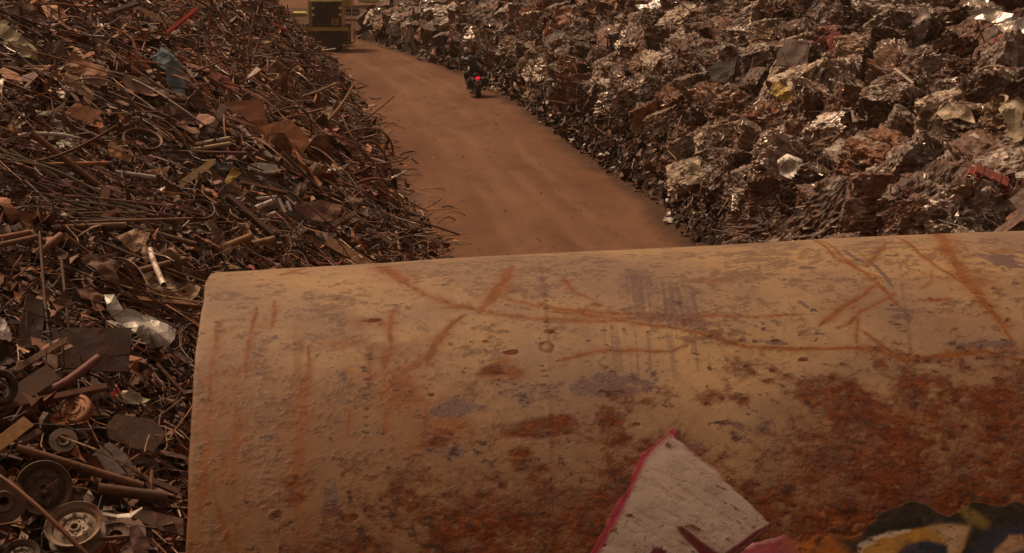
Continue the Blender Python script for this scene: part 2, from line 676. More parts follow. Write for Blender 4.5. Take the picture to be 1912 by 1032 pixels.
def poly_mask(poly, soft=0.012, wob=0.01, seed=0):
    P = np.array([on_tank(*p) if len(p) == 2 else p[:2] for p in poly])
    out = np.zeros(len(U), np.float32)
    bb = (U > P[:, 0].min() - .1) & (U < P[:, 0].max() + .1) & (V_ > P[:, 1].min() - .1) & (V_ < P[:, 1].max() + .1)
    ii = np.nonzero(bb)[0]
    x = U[ii] + wob * (fbm(U[ii] * 9, V_[ii] * 9, s=seed + 60, o=3) - 0.5) * 2
    y = V_[ii] + wob * (fbm(U[ii] * 9, V_[ii] * 9, s=seed + 90, o=3) - 0.5) * 2
    ins = np.zeros(len(ii), bool)
    dist = np.full(len(ii), 9e9)
    n = len(P)
    for k in range(n):
        a, c = P[k], P[(k + 1) % n]
        cond = ((a[1] > y) != (c[1] > y)) & (x < (c[0] - a[0]) * (y - a[1]) / (c[1] - a[1] + 1e-12) + a[0])
        ins ^= cond
        e = c - a
        t = np.clip(((x - a[0]) * e[0] + (y - a[1]) * e[1]) / max(e @ e, 1e-9), 0, 1)
        dist = np.minimum(dist, np.hypot(x - a[0] - t * e[0], y - a[1] - t * e[1]))
    sd = np.where(ins, -dist, dist)
    out[ii] = 1 - sstep(-soft, soft, sd)
    return out


def blob(px, py, rx, ry, rot=0.0):
    u0, v0 = on_tank(px, py)
    c, s = math.cos(rot), math.sin(rot)
    x, y = (U - u0) * c + (V_ - v0) * s, -(U - u0) * s + (V_ - v0) * c
    return np.exp(-((x / rx) ** 2 + (y / ry) ** 2)).astype(np.float32)


NA = fbm(U * 2.2, V_ * 2.2, s=101, o=5, g=0.55)
NB = fbm(U * 7, V_ * 8, s=111, o=5, g=0.6)
NC = fbm(U * 22 + V_ * 5, V_ * 30, s=121, o=4, g=0.6)
ND = fbm(U * 55 + V_ * 9, V_ * 70, s=125, o=3, g=0.6)
NS = fbm(U * 16, V_ * 0.8, s=131, o=4, g=0.6)            # runs down the plate

# --- orange rust strokes
strokes = [
    ([(706, 497), (735, 512), (765, 534)], .050, .028, .8), ([(745, 520), (790, 548), (845, 568), (930, 586), (1020, 597)], .020, .013, .6),
    ([(990, 592), (1080, 597), (1160, 598), (1250, 609), (1330, 628)], .013, .009, .6), ([(1300, 620), (1400, 646), (1500, 652), (1600, 648)], .010, .014, .6),
    ([(1560, 647), (1640, 654), (1690, 670), (1760, 664), (1840, 655), (1915, 672)], .012, .016, .7),
    ([(958, 500), (940, 530), (915, 560), (898, 575)], .020, .030, .8), ([(925, 553), (1020, 574), (1150, 584), (1300, 588), (1400, 592), (1520, 585)], .011, .007, .7),
    ([(1020, 580), (1150, 592), (1290, 590)], .012, .02, .9),
    ([(1035, 672), (1085, 660), (1130, 652), (1220, 654), (1258, 655)], .009, .013, .6), ([(1255, 655), (1285, 641)], .007, .004, .7),
    ([(868, 583), (845, 600), (815, 640), (790, 672), (750, 692)], .013, .026, .6), ([(760, 690), (735, 730), (720, 765)], .03, .035, .9),
    ([(1748, 436), (1770, 475), (1800, 520), (1840, 565), (1880, 610)], .040, .032, .7), ([(1672, 446), (1720, 478), (1755, 503), (1800, 530), (1860, 590), (1900, 650)], .006, .012, .5),
    ([(1518, 452), (1560, 482), (1605, 506), (1645, 518)], .008, .006, .5), ([(1530, 452), (1580, 488), (1625, 515), (1670, 565), (1705, 590)], .005, .005, .5),
    ([(1640, 525), (1610, 552), (1570, 575), (1530, 606)], .008, .020, .8), ([(1668, 548), (1640, 565), (1605, 582), (1585, 602), (1560, 612)], .010, .012, .7),
    ([(1600, 585), (1600, 640)], .004, .004, .6), ([(1612, 615), (1650, 645), (1680, 665)], .005, .006, .6), ([(1625, 660), (1660, 685)], .005, .004, .6),
    ([(1725, 560), (1780, 556)], .012, .008, .9), ([(1740, 505), (1735, 525), (1715, 540)], .008, .006, .8),
    ([(520, 514), (545, 508), (570, 500)], .020, .016, .9), ([(512, 560), (508, 585), (506, 608)], .012, .009, .5), ([(478, 570), (462, 640), (456, 700)], .006, .008, .6),
    ([(568, 700), (566, 770), (560, 860), (556, 940)], .024, .030, .8), ([(440, 760), (436, 830), (430, 900)], .030, .02, .8), ([(408, 600), (392, 680), (385, 740)], .02, .012, .8),
    ([(388, 760), (380, 860), (368, 960)], .014, .022, .9), ([(412, 850), (410, 900)], .014, .01, .7), ([(395, 930), (415, 990), (430, 1032)], .012, .012, .8),
    ([(732, 575), (728, 640), (715, 690)], .010, .02, .8), ([(693, 640), (690, 720)], .008, .01, .8), ([(575, 640), (575, 690), (570, 720)], .012, .014, .8),
    ([(800, 745), (797, 800)], .012, .01, .8), ([(723, 760), (718, 810)], .012, .012, .8), ([(650, 760), (648, 815)], .008, .008, .8),
    ([(1050, 520), (1075, 545), (1115, 560)], .018, .010, .9), ([(1620, 500), (1640, 470), (1660, 455)], .010, .008, .8), ([(1105, 565), (1125, 570)], .02, .01, .9),
]
streak = np.zeros(len(U), np.float32)
for k, (pl, w0, w1, so) in enumerate(strokes):
    streak = np.maximum(streak, seg_mask(pl, w0 * .80, w1 * .80, min(.92, so + .12), seed=k) * (0.85 + 0.20 * math.sin(k * 5.1)) * (0.60 + 0.85 * NB) * (0.72 + 0.5 * sstep(.35, .6, ND)))
    streak = np.maximum(streak, seg_mask(pl, w0 * 1.6 + .008, w1 * 1.6 + .008, .98, seed=k) * 0.42 * (0.3 + 1.2 * NB))
for (px, py, rx, ry, a) in ((735, 520, .10, .03, .5), (860, 570, .16, .03, .35), (690, 600, .10, .06, .7), (640, 640, .1, .05, .5), (745, 720, .10, .16, .8), (700, 690, .14, .10, .45),
                            (970, 690, .12, .05, .75), (940, 670, .05, .03, .5), (1330, 525, .07, .04, .45), (1820, 525, .12, .1, .45), (1750, 600, .3, .08, .25), (1600, 570, .14, .06, .35),
                            (430, 690, .10, .05, .6), (400, 800, .10, .35, .45), (430, 950, .16, .14, .3), (560, 800, .10, .3, .35), (840, 790, .14, .07, .6), (800, 740, .12, .06, .55), (790, 830, .1, .04, .5),
                            (1870, 470, .07, .04, .5), (1690, 770, .2, .04, .45), (1100, 590, .3, .02, .3), (1500, 650, .3, .02, .3), (1860, 655, .12, .04, .6), (1050, 735, .14, .06, .3), (490, 600, .05, .06, .35)):
    streak = np.maximum(streak, a * blob(px, py, rx, ry) * sstep(0.30, 0.62, NB * 0.6 + NA * 0.4 + 0.06))
ulft = on_tank(560, 850)[0]
runs = sstep(0.50, 0.68, NS) * np.exp(-((U - ulft * 0.45) / (ulft * 0.75)) ** 2) * (1 - sstep(2.6, 3.4, V_)) * sstep(-0.6, 0.3, V_ + 0.2)
streak = np.clip(np.maximum(streak, 0.62 * runs), 0, 1)

# --- heavy rust towards the lower flank, its upper edge as in the photo
be = np.array([on_tank(*p) for p in ((520, 1060), (640, 1050), (740, 1000), (850, 950), (920, 905), (1000, 880), (1100, 850), (1180, 830), (1300, 815), (1420, 800), (1520, 775), (1620, 755), (1720, 740), (1912, 720))])
vb = np.interp(U, be[:, 0], be[:, 1], left=-2.0)
rust = sstep(-0.55, 0.60, vb - V_ + 0.8 * (NA - 0.5) + 1.3 * (NB - 0.5) + 1.1 * (NC - 0.5)).astype(np.float32)
for (px, py, rx, ry, a) in ((1000, 800, .16, .05, 1.), (1040, 790, .08, .05, 1.), (915, 690, .06, .03, .9), (690, 595, .06, .02, .8), (1145, 785, .05, .03, 1.), (1330, 740, .10, .05, .6), (1380, 745, .06, .04, .7),
                            (1680, 790, .25, .06, .7), (1640, 850, .4, .1, .5), (1760, 740, .08, .05, .6), (1880, 660, .10, .03, .7), (975, 845, .06, .03, .8), (820, 825, .04, .03, .8), (1240, 725, .05, .05, .5)):
    rust = np.maximum(rust, 0.9 * sstep(0.40, 0.85, a * blob(px, py, rx * 1.3, ry * 1.3) * 0.62 + 0.45 * NB + .3 * NC - 0.06))
for k, (px, py, r_) in enumerate(((1026, 617, .020), (957, 655, .026), (944, 655, .012), (905, 635, .012), (700, 594, .03), (1190, 790, .018), (660, 965, .022), (515, 960, .02), (1350, 1000, .02), (1010, 700, .012), (1500, 670, .02), (925, 690, .035), (1450, 636, .02), (1770, 740, .05), (1020, 600, .01), (805, 735, .02))):
    rust = np.maximum(rust, sstep(0.35, 0.6, blob(px, py, r_ * 1.5, r_) * (0.25 + 0.9 * NB + 0.7 * (NC - .3))))
u0, v0 = on_tank(1021, 646)
rr = np.hypot((U - u0) * 1.25, V_ - v0)
rust = np.maximum(rust, np.exp(-((rr - 0.032 - .02 * (NB - .5)) / 0.014) ** 2) * (0.2 + 0.9 * NC))

# --- brown wash: rust water on lower flank and left end, plus shade painted low down
vw = np.interp(U, *np.array([on_tank(*p) for p in ((345, 640), (500, 660), (640, 640), (760, 660), (900, 690), (1100, 720), (1300, 740), (1500, 720), (1700, 690), (1912, 680))]).T)
stain_shade = sstep(-0.5, 0.75, vw - V_ + 0.9 * (NA - .5) + .5 * (NB - .5)).astype(np.float32)
for (px, py, rx, ry, a) in ((700, 650, .3, .15, .7), (960, 690, .2, .07, .7), (400, 800, .14, .6, .8), (600, 590, .1, .05, .5), (1720, 520, .2, .1, .5), (1850, 520, .2, .2, .4), (720, 510, .2, .03, .4), (1100, 590, .4, .025, .35), (900, 570, .2, .04, .4)):
    stain_shade = np.maximum(stain_shade, a * blob(px, py, rx, ry) * sstep(.3, .65, NB + .05))
# --- paint flaked to violet grey primer
pf = np.zeros(len(U), np.float32)
for (px, py, rx, ry, a) in ((1120, 715, .50, .11, .9), (860, 760, .16, .08, 1.), (850, 840, .13, .05, .9), (1000, 740, .3, .1, .8), (1400, 790, .28, .08, .9), (1300, 830, .2, .07, .8), (1560, 760, .22, .06, .7), (1620, 775, .06, .02, 1.),
                            (700, 520, .3, .05, .35), (520, 540, .3, .04, .3), (1010, 520, .08, .08, .85), (840, 540, .12, .04, .4), (900, 620, .2, .08, .3), (1880, 490, .16, .16, .95), (1850, 640, .20, .04, 1.),
                            (1680, 590, .06, .03, 1.25), (1640, 475, .05, .03, .6), (1500, 500, .05, .02, .8), (1430, 600, .1, .1, .5), (1440, 635, .12, .02, .7), (1350, 560, .1, .08, .3), (620, 930, .05, .10, .9), (690, 590, .07, .02, .8),
                            (640, 690, .3, .12, .45), (1560, 850, .3, .12, .5), (940, 870, .2, .05, .6), (1870, 430, .1, .05, .8), (1150, 560, .2, .1, .30), (470, 660, .1, .06, .4), (780, 800, .2, .08, .4), (1780, 600, .15, .06, .4)):
    pf = np.maximum(pf, a * blob(px, py, rx, ry))
prim = 0.9 * sstep(0.50, 0.64, 0.34 * pf + 0.30 * NB + 0.24 * NC + 0.14 * ND + 0.25 * (NA - 0.5) + 0.02).astype(np.float32)
for k, pl in enumerate(([(1572, 468), (1592, 480), (1612, 492)], [(1624, 489), (1645, 506), (1668, 534)], [(1652, 478), (1678, 480)], [(1495, 502), (1525, 500)], [(1430, 636), (1470, 640)], [(1490, 563), (1508, 575)], [(1655, 575), (1690, 580), (1700, 602)], [(1660, 598), (1672, 606)])):
    prim = np.maximum(prim, seg_mask(pl, .014, .012, .35, seed=200 + k))
# scraped patch with vertical hatching
hat = poly_mask([(1120, 540), (1170, 515), (1235, 520), (1290, 532), (1312, 548), (1322, 615), (1262, 612), (1190, 600), (1130, 600)], soft=.06, wob=.05, seed=5)
_a, _b = on_tank(1200, 525), on_tank(1212, 620)
HK = (_b[0] - _a[0]) / (_b[1] - _a[1])
UH = U - HK * V_
hl = 0.62 + 0.38 * sstep(0.38, 0.62, fbm(UH * 64, V_ * 1.1, s=141, o=3))
hl = hl * (0.25 + 0.75 * sstep(*[on_tank(x, 560)[0] for x in (1120, 1220)], U)) * (0.7 + 0.5 * (NC - .2))
prim = np.maximum(prim, 0.85 * hat * hl)
hat2 = poly_mask([(1110, 600), (1330, 620), (1340, 690), (1240, 720), (1130, 700)], soft=.05, wob=.04, seed=6)
prim = np.maximum(prim, 0.45 * hat2 * sstep(0.50, 0.66, fbm(UH * 58, V_ * 1.2, s=151, o=3)))

# --- mottling: worn, stained and pitted paint, strongest along the middle of the flank
band = 0.35 + 0.65 * np.exp(-((V_ - 1.65) / 0.75) ** 2) * sstep(0.5, 1.6, U) + 0.35 * np.exp(-((V_ - 3.4) / .35) ** 2)
mott = sstep(0.47, 0.66, 0.36 * NB + 0.34 * NC + 0.30 * ND + 0.10 * (band - .5) + 0.22 * (NA - .5)).astype(np.float32)
# --- dark chips and pits
cf = 0.25 + 0.6 * np.exp(-((V_ - 1.5) / 0.8) ** 2) + 0.3 * rust + 0.3 * pf
chip = 0.9 * sstep(0.685, 0.775, NC * 0.75 + 0.25 * ND + 0.10 * cf - 0.02).astype(np.float32)
for px, yy in ((683, (690, 705, 722, 741, 762, 776, 792, 806)), (690, (660, 668)), (1018, (530, 560, 575, 690, 700, 715, 730)), (1706, (700, 720, 742, 760, 790, 815))):
    for k, y in enumerate(yy):
        chip = np.maximum(chip, blob(px + 2 * math.sin(y), y, .016, .008) > 0.45)
scr = np.zeros(len(U), np.float32)
rs = random.Random(5)
for k in range(70):
    x, y = rs.uniform(360, 1900), rs.uniform(500, 1000)
    if y < 515 + (1912 - x) * -0.05:
        continue
    L_, a_ = rs.uniform(15, 90), rs.choice([0.2, 0.1, -0.15, 0.4, 1.2, 1.5, -0.4, 0.9]) + rs.uniform(-.2, .2)
    dx, dy = L_ * math.cos(a_), L_ * math.sin(a_)
    scr = np.maximum(scr, seg_mask([(x, y), (x + dx * .5, y + dy * .5 + rs.uniform(-4, 4)), (x + dx, y + dy)], .0035, .0025, .5, wob=.006, seed=300 + k) * rs.uniform(.3, .8))

# --- weld seams round the shell
seam = np.zeros(len(U), np.float32)
for pl in ([(1004, 479), (1012, 540), (1019, 600), (1022, 680), (1024, 760), (1026, 900), (1026, 1060)], [(1660, 446), (1690, 600), (1703, 700), (1707, 780), (1712, 880), (1716, 1060)]):
    seam = np.maximum(seam, seg_mask(pl, .010, .010, .8, wob=.006, taper=False, seed=7) * (0.25 + 0.75 * sstep(0.35, 0.7, vnoise(V_ * 22, V_ * 0 + pl[0][0], s=9))))

# --- spray paint
G = np.zeros((len(U), 4), np.float32)


def spray(mask, colr, a=1.0):
    m = np.clip(mask * a, 0, 1)[:, None]
    G[:, :3] = np.where(G[:, 3:4] > 0, G[:, :3] * (1 - m) + np.array(colr, np.float32) * m, np.array(colr, np.float32))
    G[:, 3:4] = np.maximum(G[:, 3:4], m)


BLK, NAVY, YEL, MAG, MAR, WHT, PNK = (.016, .014, .010), (.020, .026, .050), (.32, .17, .035), (.24, .022, .045), (.085, .008, .014), (.345, .270, .230), (.27, .055, .075)
spray(seg_mask([(1256, 806), (1204, 852), (1182, 900), (1146, 972), (1110, 1040), (1085, 1100)], .013, .016, .98, taper=False, seed=401), MAG, .95)
spray(seg_mask([(1262, 815), (1310, 845), (1342, 880)], .016, .022, .95, seed=402), MAG, .35)
white = [(1250, 808), (1262, 814), (1300, 846), (1336, 872), (1376, 915), (1438, 974), (1404, 1004), (1352, 1040), (1330, 1090), (1100, 1100), (1120, 1034), (1152, 972), (1188, 898), (1210, 852)]
spray(poly_mask(white, soft=.014, wob=.010, seed=403), WHT, 1.0)
spray(poly_mask([(1258, 983), (1272, 980), (1300, 998), (1326, 1018), (1350, 1034), (1352, 1075), (1334, 1056), (1306, 1030), (1280, 1006)], soft=.008, wob=.012, seed=404), MAR, 1)
spray(poly_mask([(1440, 972), (1437, 982), (1408, 1006), (1376, 1024), (1354, 1044), (1350, 1070), (1340, 1050), (1352, 1026), (1390, 1000)], soft=.007, wob=.014, seed=405), MAR, 1)
spray(seg_mask([(1220, 1034), (1245, 1030)], .03, .02, .3, seed=406), MAR, 1)
spray(poly_mask([(1370, 1046), (1392, 1024), (1466, 998), (1484, 1012), (1500, 1040), (1500, 1090), (1370, 1090)], soft=.006, wob=.006, seed=407), PNK, 1)
spray(seg_mask([(1392, 1024), (1466, 998)], .010, .006, .4, seed=408), (.42, .22, .24), .6)
orm = poly_mask([(1470, 1010), (1530, 1000), (1580, 1010), (1600, 1040), (1590, 1090), (1500, 1090)], soft=.06, wob=.05, seed=409)
spray(orm, (.26, .085, .014), .75)
spray(poly_mask([(1545, 1006), (1600, 986), (1640, 958), (1700, 945), (1745, 955), (1778, 960), (1810, 948), (1850, 950), (1912, 938), (1960, 936), (1990, 1100), (1560, 1100), (1610, 1030)], soft=.03, wob=.045, seed=410), BLK, .97)
spray(poly_mask([(1800, 940), (1826, 955), (1850, 974), (1842, 986), (1815, 976), (1795, 952)], soft=.015, wob=.02, seed=411), (.17, .12, .03), .8)
spray(poly_mask([(1602, 1060), (1606, 1020), (1640, 1000), (1690, 988), (1760, 976), (1812, 984), (1800, 1020), (1780, 1060)], soft=.008, wob=.012, seed=412), YEL, .95)
spray(poly_mask([(1740, 985), (1812, 986), (1795, 1020), (1775, 1050), (1768, 1010)], soft=.03, wob=.02, seed=413), (.40, .30, .22), .8)
spray(seg_mask([(1604, 1050), (1610, 1018), (1650, 998), (1700, 990)], .012, .008, .4, seed=414), (.50, .40, .32), .8)
spray(poly_mask([(1655, 1060), (1690, 1014), (1730, 1004), (1768, 1016), (1772, 1060)], soft=.01, wob=.012, seed=415), NAVY, 1)
spray(poly_mask([(1800, 1060), (1822, 1010), (1850, 985), (1912, 970), (1950, 1060)], soft=.02, wob=.02, seed=416), NAVY, .85)
spray(poly_mask([(1848, 1060), (1860, 1026), (1888, 998), (1912, 996), (1935, 1060)], soft=.010, wob=.012, seed=417), (.36, .22, .13), .95)
spray(poly_mask([(1880, 1060), (1890, 1030), (1912, 1025), (1920, 1060)], soft=.01, wob=.01, seed=418), NAVY, .95)
ga_ = math.radians(-38)
rib = fbm((U * math.cos(ga_) + V_ * math.sin(ga_)) * 11, (-U * math.sin(ga_) + V_ * math.cos(ga_)) * 62, s=431, o=3)
iswhite = (G[:, 0] > .3) & (G[:, 1] > .2)
G[:, 3] *= np.where(iswhite, 0.54 + 0.44 * sstep(.34, .66, rib) , 1)
worn = sstep(0.70, 0.80, NC * 0.7 + NB * 0.3 + 0.10)
G[:, 3] *= (1 - 0.35 * worn)

# --- shape: dents, flaking, weld beads, wobbly cut edge
disp = 0.030 * (fbm(U * 0.55, V_ * 0.5, s=171, o=2) - 0.5) + 0.006 * (fbm(U * 2.5, V_ * 2.5, s=175, o=3) - 0.5)
disp += 0.002 * seam + rust * (0.008 * (NC - 0.5) + 0.008 * (NB - 0.5)) - 0.0012 * prim - 0.001 * chip - 0.0006 * scr + 0.001 * (NC - .5)
vis = sstep(-0.55, -0.45, V_) * (1 - sstep(4.2, 4.3, V_)) * (1 - sstep(4.7, 4.8, U))
disp = disp * vis
disp -= vis * rust * G[:, 3] * (0.008 * (NC - 0.5) + 0.008 * (NB - 0.5)) * 0.9
rad = TR + disp
th = V_ / TR
ue = U + np.clip(1 - U / 0.5, 0, 1) * 0.020 * (fbm(V_ * 1.6, V_ * 0, s=181, o=4) - 0.5) * 2 * sstep(-0.55, -0.45, V_) * (1 - sstep(4.2, 4.3, V_))
rad = rad - np.where(U < 0.012, 0.006 * (1 - np.sqrt(np.clip(1 - (1 - U / 0.012) ** 2, 0, 1))), 0)
P3 = TC0 + ue[:, None] * TA + rad[:, None] * (np.cos(th)[:, None] * TB + np.sin(th)[:, None] * TCU)
idx = np.arange(nv * nu).reshape(nv, nu)
nxt = np.roll(idx, -1, axis=0)
quads = np.stack([idx[:, :-1], nxt[:, :-1], nxt[:, 1:], idx[:, 1:]], -1).reshape(-1, 4)
# inner wall (coarse) joined to the outer skin by the cut edge
Pin = TC0 + ue[:, None] * TA + (TR - 0.03) * (np.cos(th)[:, None] * TB + np.sin(th)[:, None] * TCU)
Pin = Pin.reshape(nv, nu, 3)[:, [0, nu // 2, nu - 1]].reshape(-1, 3)
b0 = len(P3)
ii = b0 + np.arange(nv * 3).reshape(nv, 3)
inx = np.roll(ii, -1, axis=0)
q2 = np.stack([ii[:, :-1], ii[:, 1:], inx[:, 1:], inx[:, :-1]], -1).reshape(-1, 4)
q3 = np.stack([idx[:, 0], ii[:, 0], inx[:, 0], nxt[:, 0]], -1)
q4 = np.stack([idx[:, -1], nxt[:, -1], inx[:, -1], ii[:, -1]], -1)
pad = len(Pin)


def padf(a):
    return np.concatenate([a, np.zeros(pad)])


tank_me = new_mesh('steel_tank', np.concatenate([P3, Pin]), quads=np.concatenate([quads, q2, q3, q4]), smooth=True,
                   color=np.concatenate([G, np.zeros((pad, 4), np.float32)]),
                   fattr={'streak': padf(streak), 'stain_shade': padf(stain_shade), 'mott': padf(mott), 'rust': np.concatenate([rust, np.ones(pad)]), 'prim': padf(prim), 'chip': padf(np.maximum(chip, scr * .6)), 'seam': padf(seam)})
uvl = np.concatenate([np.stack([U, V_, 0 * U], -1), np.stack([Pin[:, 0] * 1.0, Pin[:, 2] * 1.0, Pin[:, 1]], -1)]).astype(np.float32)
a_ = tank_me.attributes.new('skin', 'FLOAT_VECTOR', 'POINT')
a_.data.foreach_set('vector', np.ascontiguousarray(uvl).ravel())


def make_tank_mat():
    m, t, b = nt('weathered_tank')
    sk = N(t, 'ShaderNodeAttribute', attribute_name='skin').outputs['Vector']
    A = {k: N(t, 'ShaderNodeAttribute', attribute_name=k).outputs['Fac'] for k in ('streak', 'rust', 'prim', 'chip', 'seam', 'stain_shade', 'mott')}
    gr = N(t, 'ShaderNodeAttribute', attribute_name='tint')
    nbig = noise(t, sk, 1.6, 5, 0.6)
    nmid = noise(t, sk, 9.0, 6, 0.65)
    nfin = noise(t, sk, 60.0, 5, 0.7)
    nflk = noise(t, sk, 26.0, 6, 0.7, 0.6)
    jit = math_(t, 'SUBTRACT', nflk, 0.5)
    paint = ramp(t, nbig, [(0.32, (0.210, 0.132, 0.084)), (0.50, (0.295, 0.188, 0.100)), (0.68, (0.355, 0.222, 0.104))])
    paint = mixc(t, math_(t, 'MULTIPLY', lerpmap(t, nmid, 0.48, 0.72), 0.45), paint, (0.160, 0.100, 0.066))
    paint = mixc(t, math_(t, 'MULTIPLY', lerpmap(t, nfin, 0.55, 0.8), 0.25), paint, (0.130, 0.075, 0.045))
    gold = noise(t, sk, 0.9, 4, 0.6, 0.5)
    paint = mixc(t, math_(t, 'MULTIPLY', lerpmap(t, gold, 0.44, 0.64), 0.70), paint, (0.185, 0.120, 0.080))
    wash = ramp(t, nmid, [(0.3, (0.115, 0.050, 0.024)), (0.7, (0.185, 0.088, 0.038))])
    f = math_(t, 'ADD', A['stain_shade'], math_(t, 'MULTIPLY', jit, 0.5))
    paint = mixc(t, math_(t, 'MULTIPLY', lerpmap(t, f, 0.0, 0.90), 0.82), paint, wash)  # dried rust tint that also carries the lower flank's painted shade
    spk = noise(t, sk, 34.0, 5, 0.75, 0.3)
    paint = mixc(t, math_(t, 'MULTIPLY', lerpmap(t, spk, 0.54, 0.66), 0.38), paint, (0.105, 0.058, 0.034))
    paint = mixc(t, math_(t, 'MULTIPLY', lerpmap(t, spk, 0.44, 0.34), 0.25), paint, (0.30, 0.20, 0.10))
    f = math_(t, 'ADD', A['mott'], math_(t, 'MULTIPLY', jit, 0.5))
    paint = mixc(t, math_(t, 'MULTIPLY', lerpmap(t, f, 0.15, 0.95), 0.62), paint, (0.105, 0.058, 0.036))
    orange = ramp(t, nmid, [(0.3, (0.120, 0.034, 0.007)), (0.55, (0.185, 0.058, 0.009)), (0.8, (0.235, 0.085, 0.014))])
    f = math_(t, 'ADD', A['streak'], math_(t, 'MULTIPLY', jit, 0.35))
    col = mixc(t, math_(t, 'MULTIPLY', lerpmap(t, f, -0.05, 0.75), 0.97), paint, orange)
    primc = ramp(t, nfin, [(0.3, (0.088, 0.050, 0.043)), (0.7, (0.140, 0.084, 0.070))])
    f = math_(t, 'ADD', A['prim'], math_(t, 'MULTIPLY', jit, 0.9))
    pfac = lerpmap(t, f, 0.15, 0.75)
    col = mixc(t, math_(t, 'MULTIPLY', pfac, 0.9), col, primc)
    rustc = ramp(t, math_(t, 'ADD', math_(t, 'MULTIPLY', nmid, 0.55), math_(t, 'MULTIPLY', nflk, 0.45)),
                 [(0.32, (0.030, 0.0075, 0.002)), (0.44, (0.078, 0.015, 0.003)), (0.55, (0.130, 0.028, 0.0045)), (0.64, (0.195, 0.055, 0.009)), (0.74, (0.27, 0.120, 0.045))])
    rustc = mixc(t, math_(t, 'MULTIPLY', lerpmap(t, noise(t, sk, 5.0, 6, 0.7, 0.4), 0.47, 0.62), 0.60), rustc, (0.120, 0.062, 0.044))
    rustc = mixc(t, math_(t, 'MULTIPLY', lerpmap(t, noise(t, sk, 19.0, 6, 0.75, 0.8), 0.54, 0.66), 0.55), rustc, (0.235, 0.135, 0.070))
    rustc = mixc(t, math_(t, 'MULTIPLY', lerpmap(t, noise(t, sk, 42.0, 4, 0.7), 0.56, 0.70), 0.6), rustc, (0.030, 0.010, 0.005))
    f = math_(t, 'ADD', A['rust'], math_(t, 'MULTIPLY', jit, 1.0))
    rfac = lerpmap(t, f, 0.02, 1.02)
    col = mixc(t, math_(t, 'MULTIPLY', rfac, 0.94), col, rustc)
    col = mixc(t, math_(t, 'MULTIPLY', A['seam'], 0.28), col, (0.12, 0.055, 0.03))
    f = math_(t, 'ADD', A['chip'], math_(t, 'MULTIPLY', jit, 0.5))
    col = mixc(t, math_(t, 'MULTIPLY', lerpmap(t, f, 0.4, 0.7), 0.8), col, (0.050, 0.024, 0.017))
    # spray paint lies over all of it, thin where the plate is rough
    ga = math_(t, 'ADD', gr.outputs['Alpha'], math_(t, 'MULTIPLY', jit, 0.45))
    gfac = math_(t, 'MULTIPLY', lerpmap(t, ga, 0.25, 0.65), math_(t, 'SUBTRACT', 1.0, math_(t, 'MULTIPLY', lerpmap(t, nflk, 0.56, 0.72), 0.55)))
    gcol = mixc(t, math_(t, 'MULTIPLY', lerpmap(t, nmid, 0.45, 0.7), 0.35), gr.outputs['Color'], (0.10, 0.055, 0.04))
    col = mixc(t, gfac, col, gcol)
    t.links.new(col, b.inputs['Base Color'])
    ro = math_(t, 'ADD', 0.62, math_(t, 'MULTIPLY', rfac, 0.3))
    t.links.new(math_(t, 'ADD', ro, math_(t, 'MULTIPLY', jit, 0.35)), b.inputs['Roughness'])
    b.inputs['Specular IOR Level'].default_value = 0.22
    h = math_(t, 'ADD', math_(t, 'MULTIPLY', rfac, math_(t, 'MULTIPLY', nflk, 1.6)), math_(t, 'MULTIPLY', pfac, -0.16))
    h = math_(t, 'ADD', h, math_(t, 'MULTIPLY', nmid, 0.25))
    h = math_(t, 'ADD', h, math_(t, 'MULTIPLY', nfin, 0.12))
    h = math_(t, 'SUBTRACT', h, math_(t, 'MULTIPLY', A['mott'], 0.30))
    h = math_(t, 'MULTIPLY', h, math_(t, 'SUBTRACT', 1.0, math_(t, 'MULTIPLY', gfac, 0.80)))
    bp = N(t, 'ShaderNodeBump', i_Strength=0.5, i_Distance=0.012)
    t.links.new(h, bp.inputs['Height'])
    t.links.new(bp.outputs[0], b.inputs['Normal'])
    return m


tank = link('steel_tank', tank_me, make_tank_mat())
tag(tank, 'huge rust-streaked tan steel cylinder with spray-painted graffiti lying across the foreground', 'tank')

# ------------------------------------------------------------------ loose pieces: many small bent strips, rods and plates in one mesh
def palette(n, kinds, rg):
    """kinds = [(weight, rgb, shine, spread)] -> n x 4 (rgb, shine)"""
    w = np.array([k[0] for k in kinds], float)
    c = rg.choice(len(kinds), n, p=w / w.sum())
    base = np.array([k[1] for k in kinds])[c]
    sp = np.array([k[3] for k in kinds])[c]
    out = np.empty((n, 4), np.float32)
    out[:, :3] = base * np.exp(rg.normal(0, 1, (n, 1)) * sp[:, None])
    out[:, 3] = np.array([k[2] for k in kinds])[c]
    return np.clip(out, 0, 0.85)


def unit(v):
    return v / np.maximum(np.linalg.norm(v, axis=-1, keepdims=True), 1e-9)


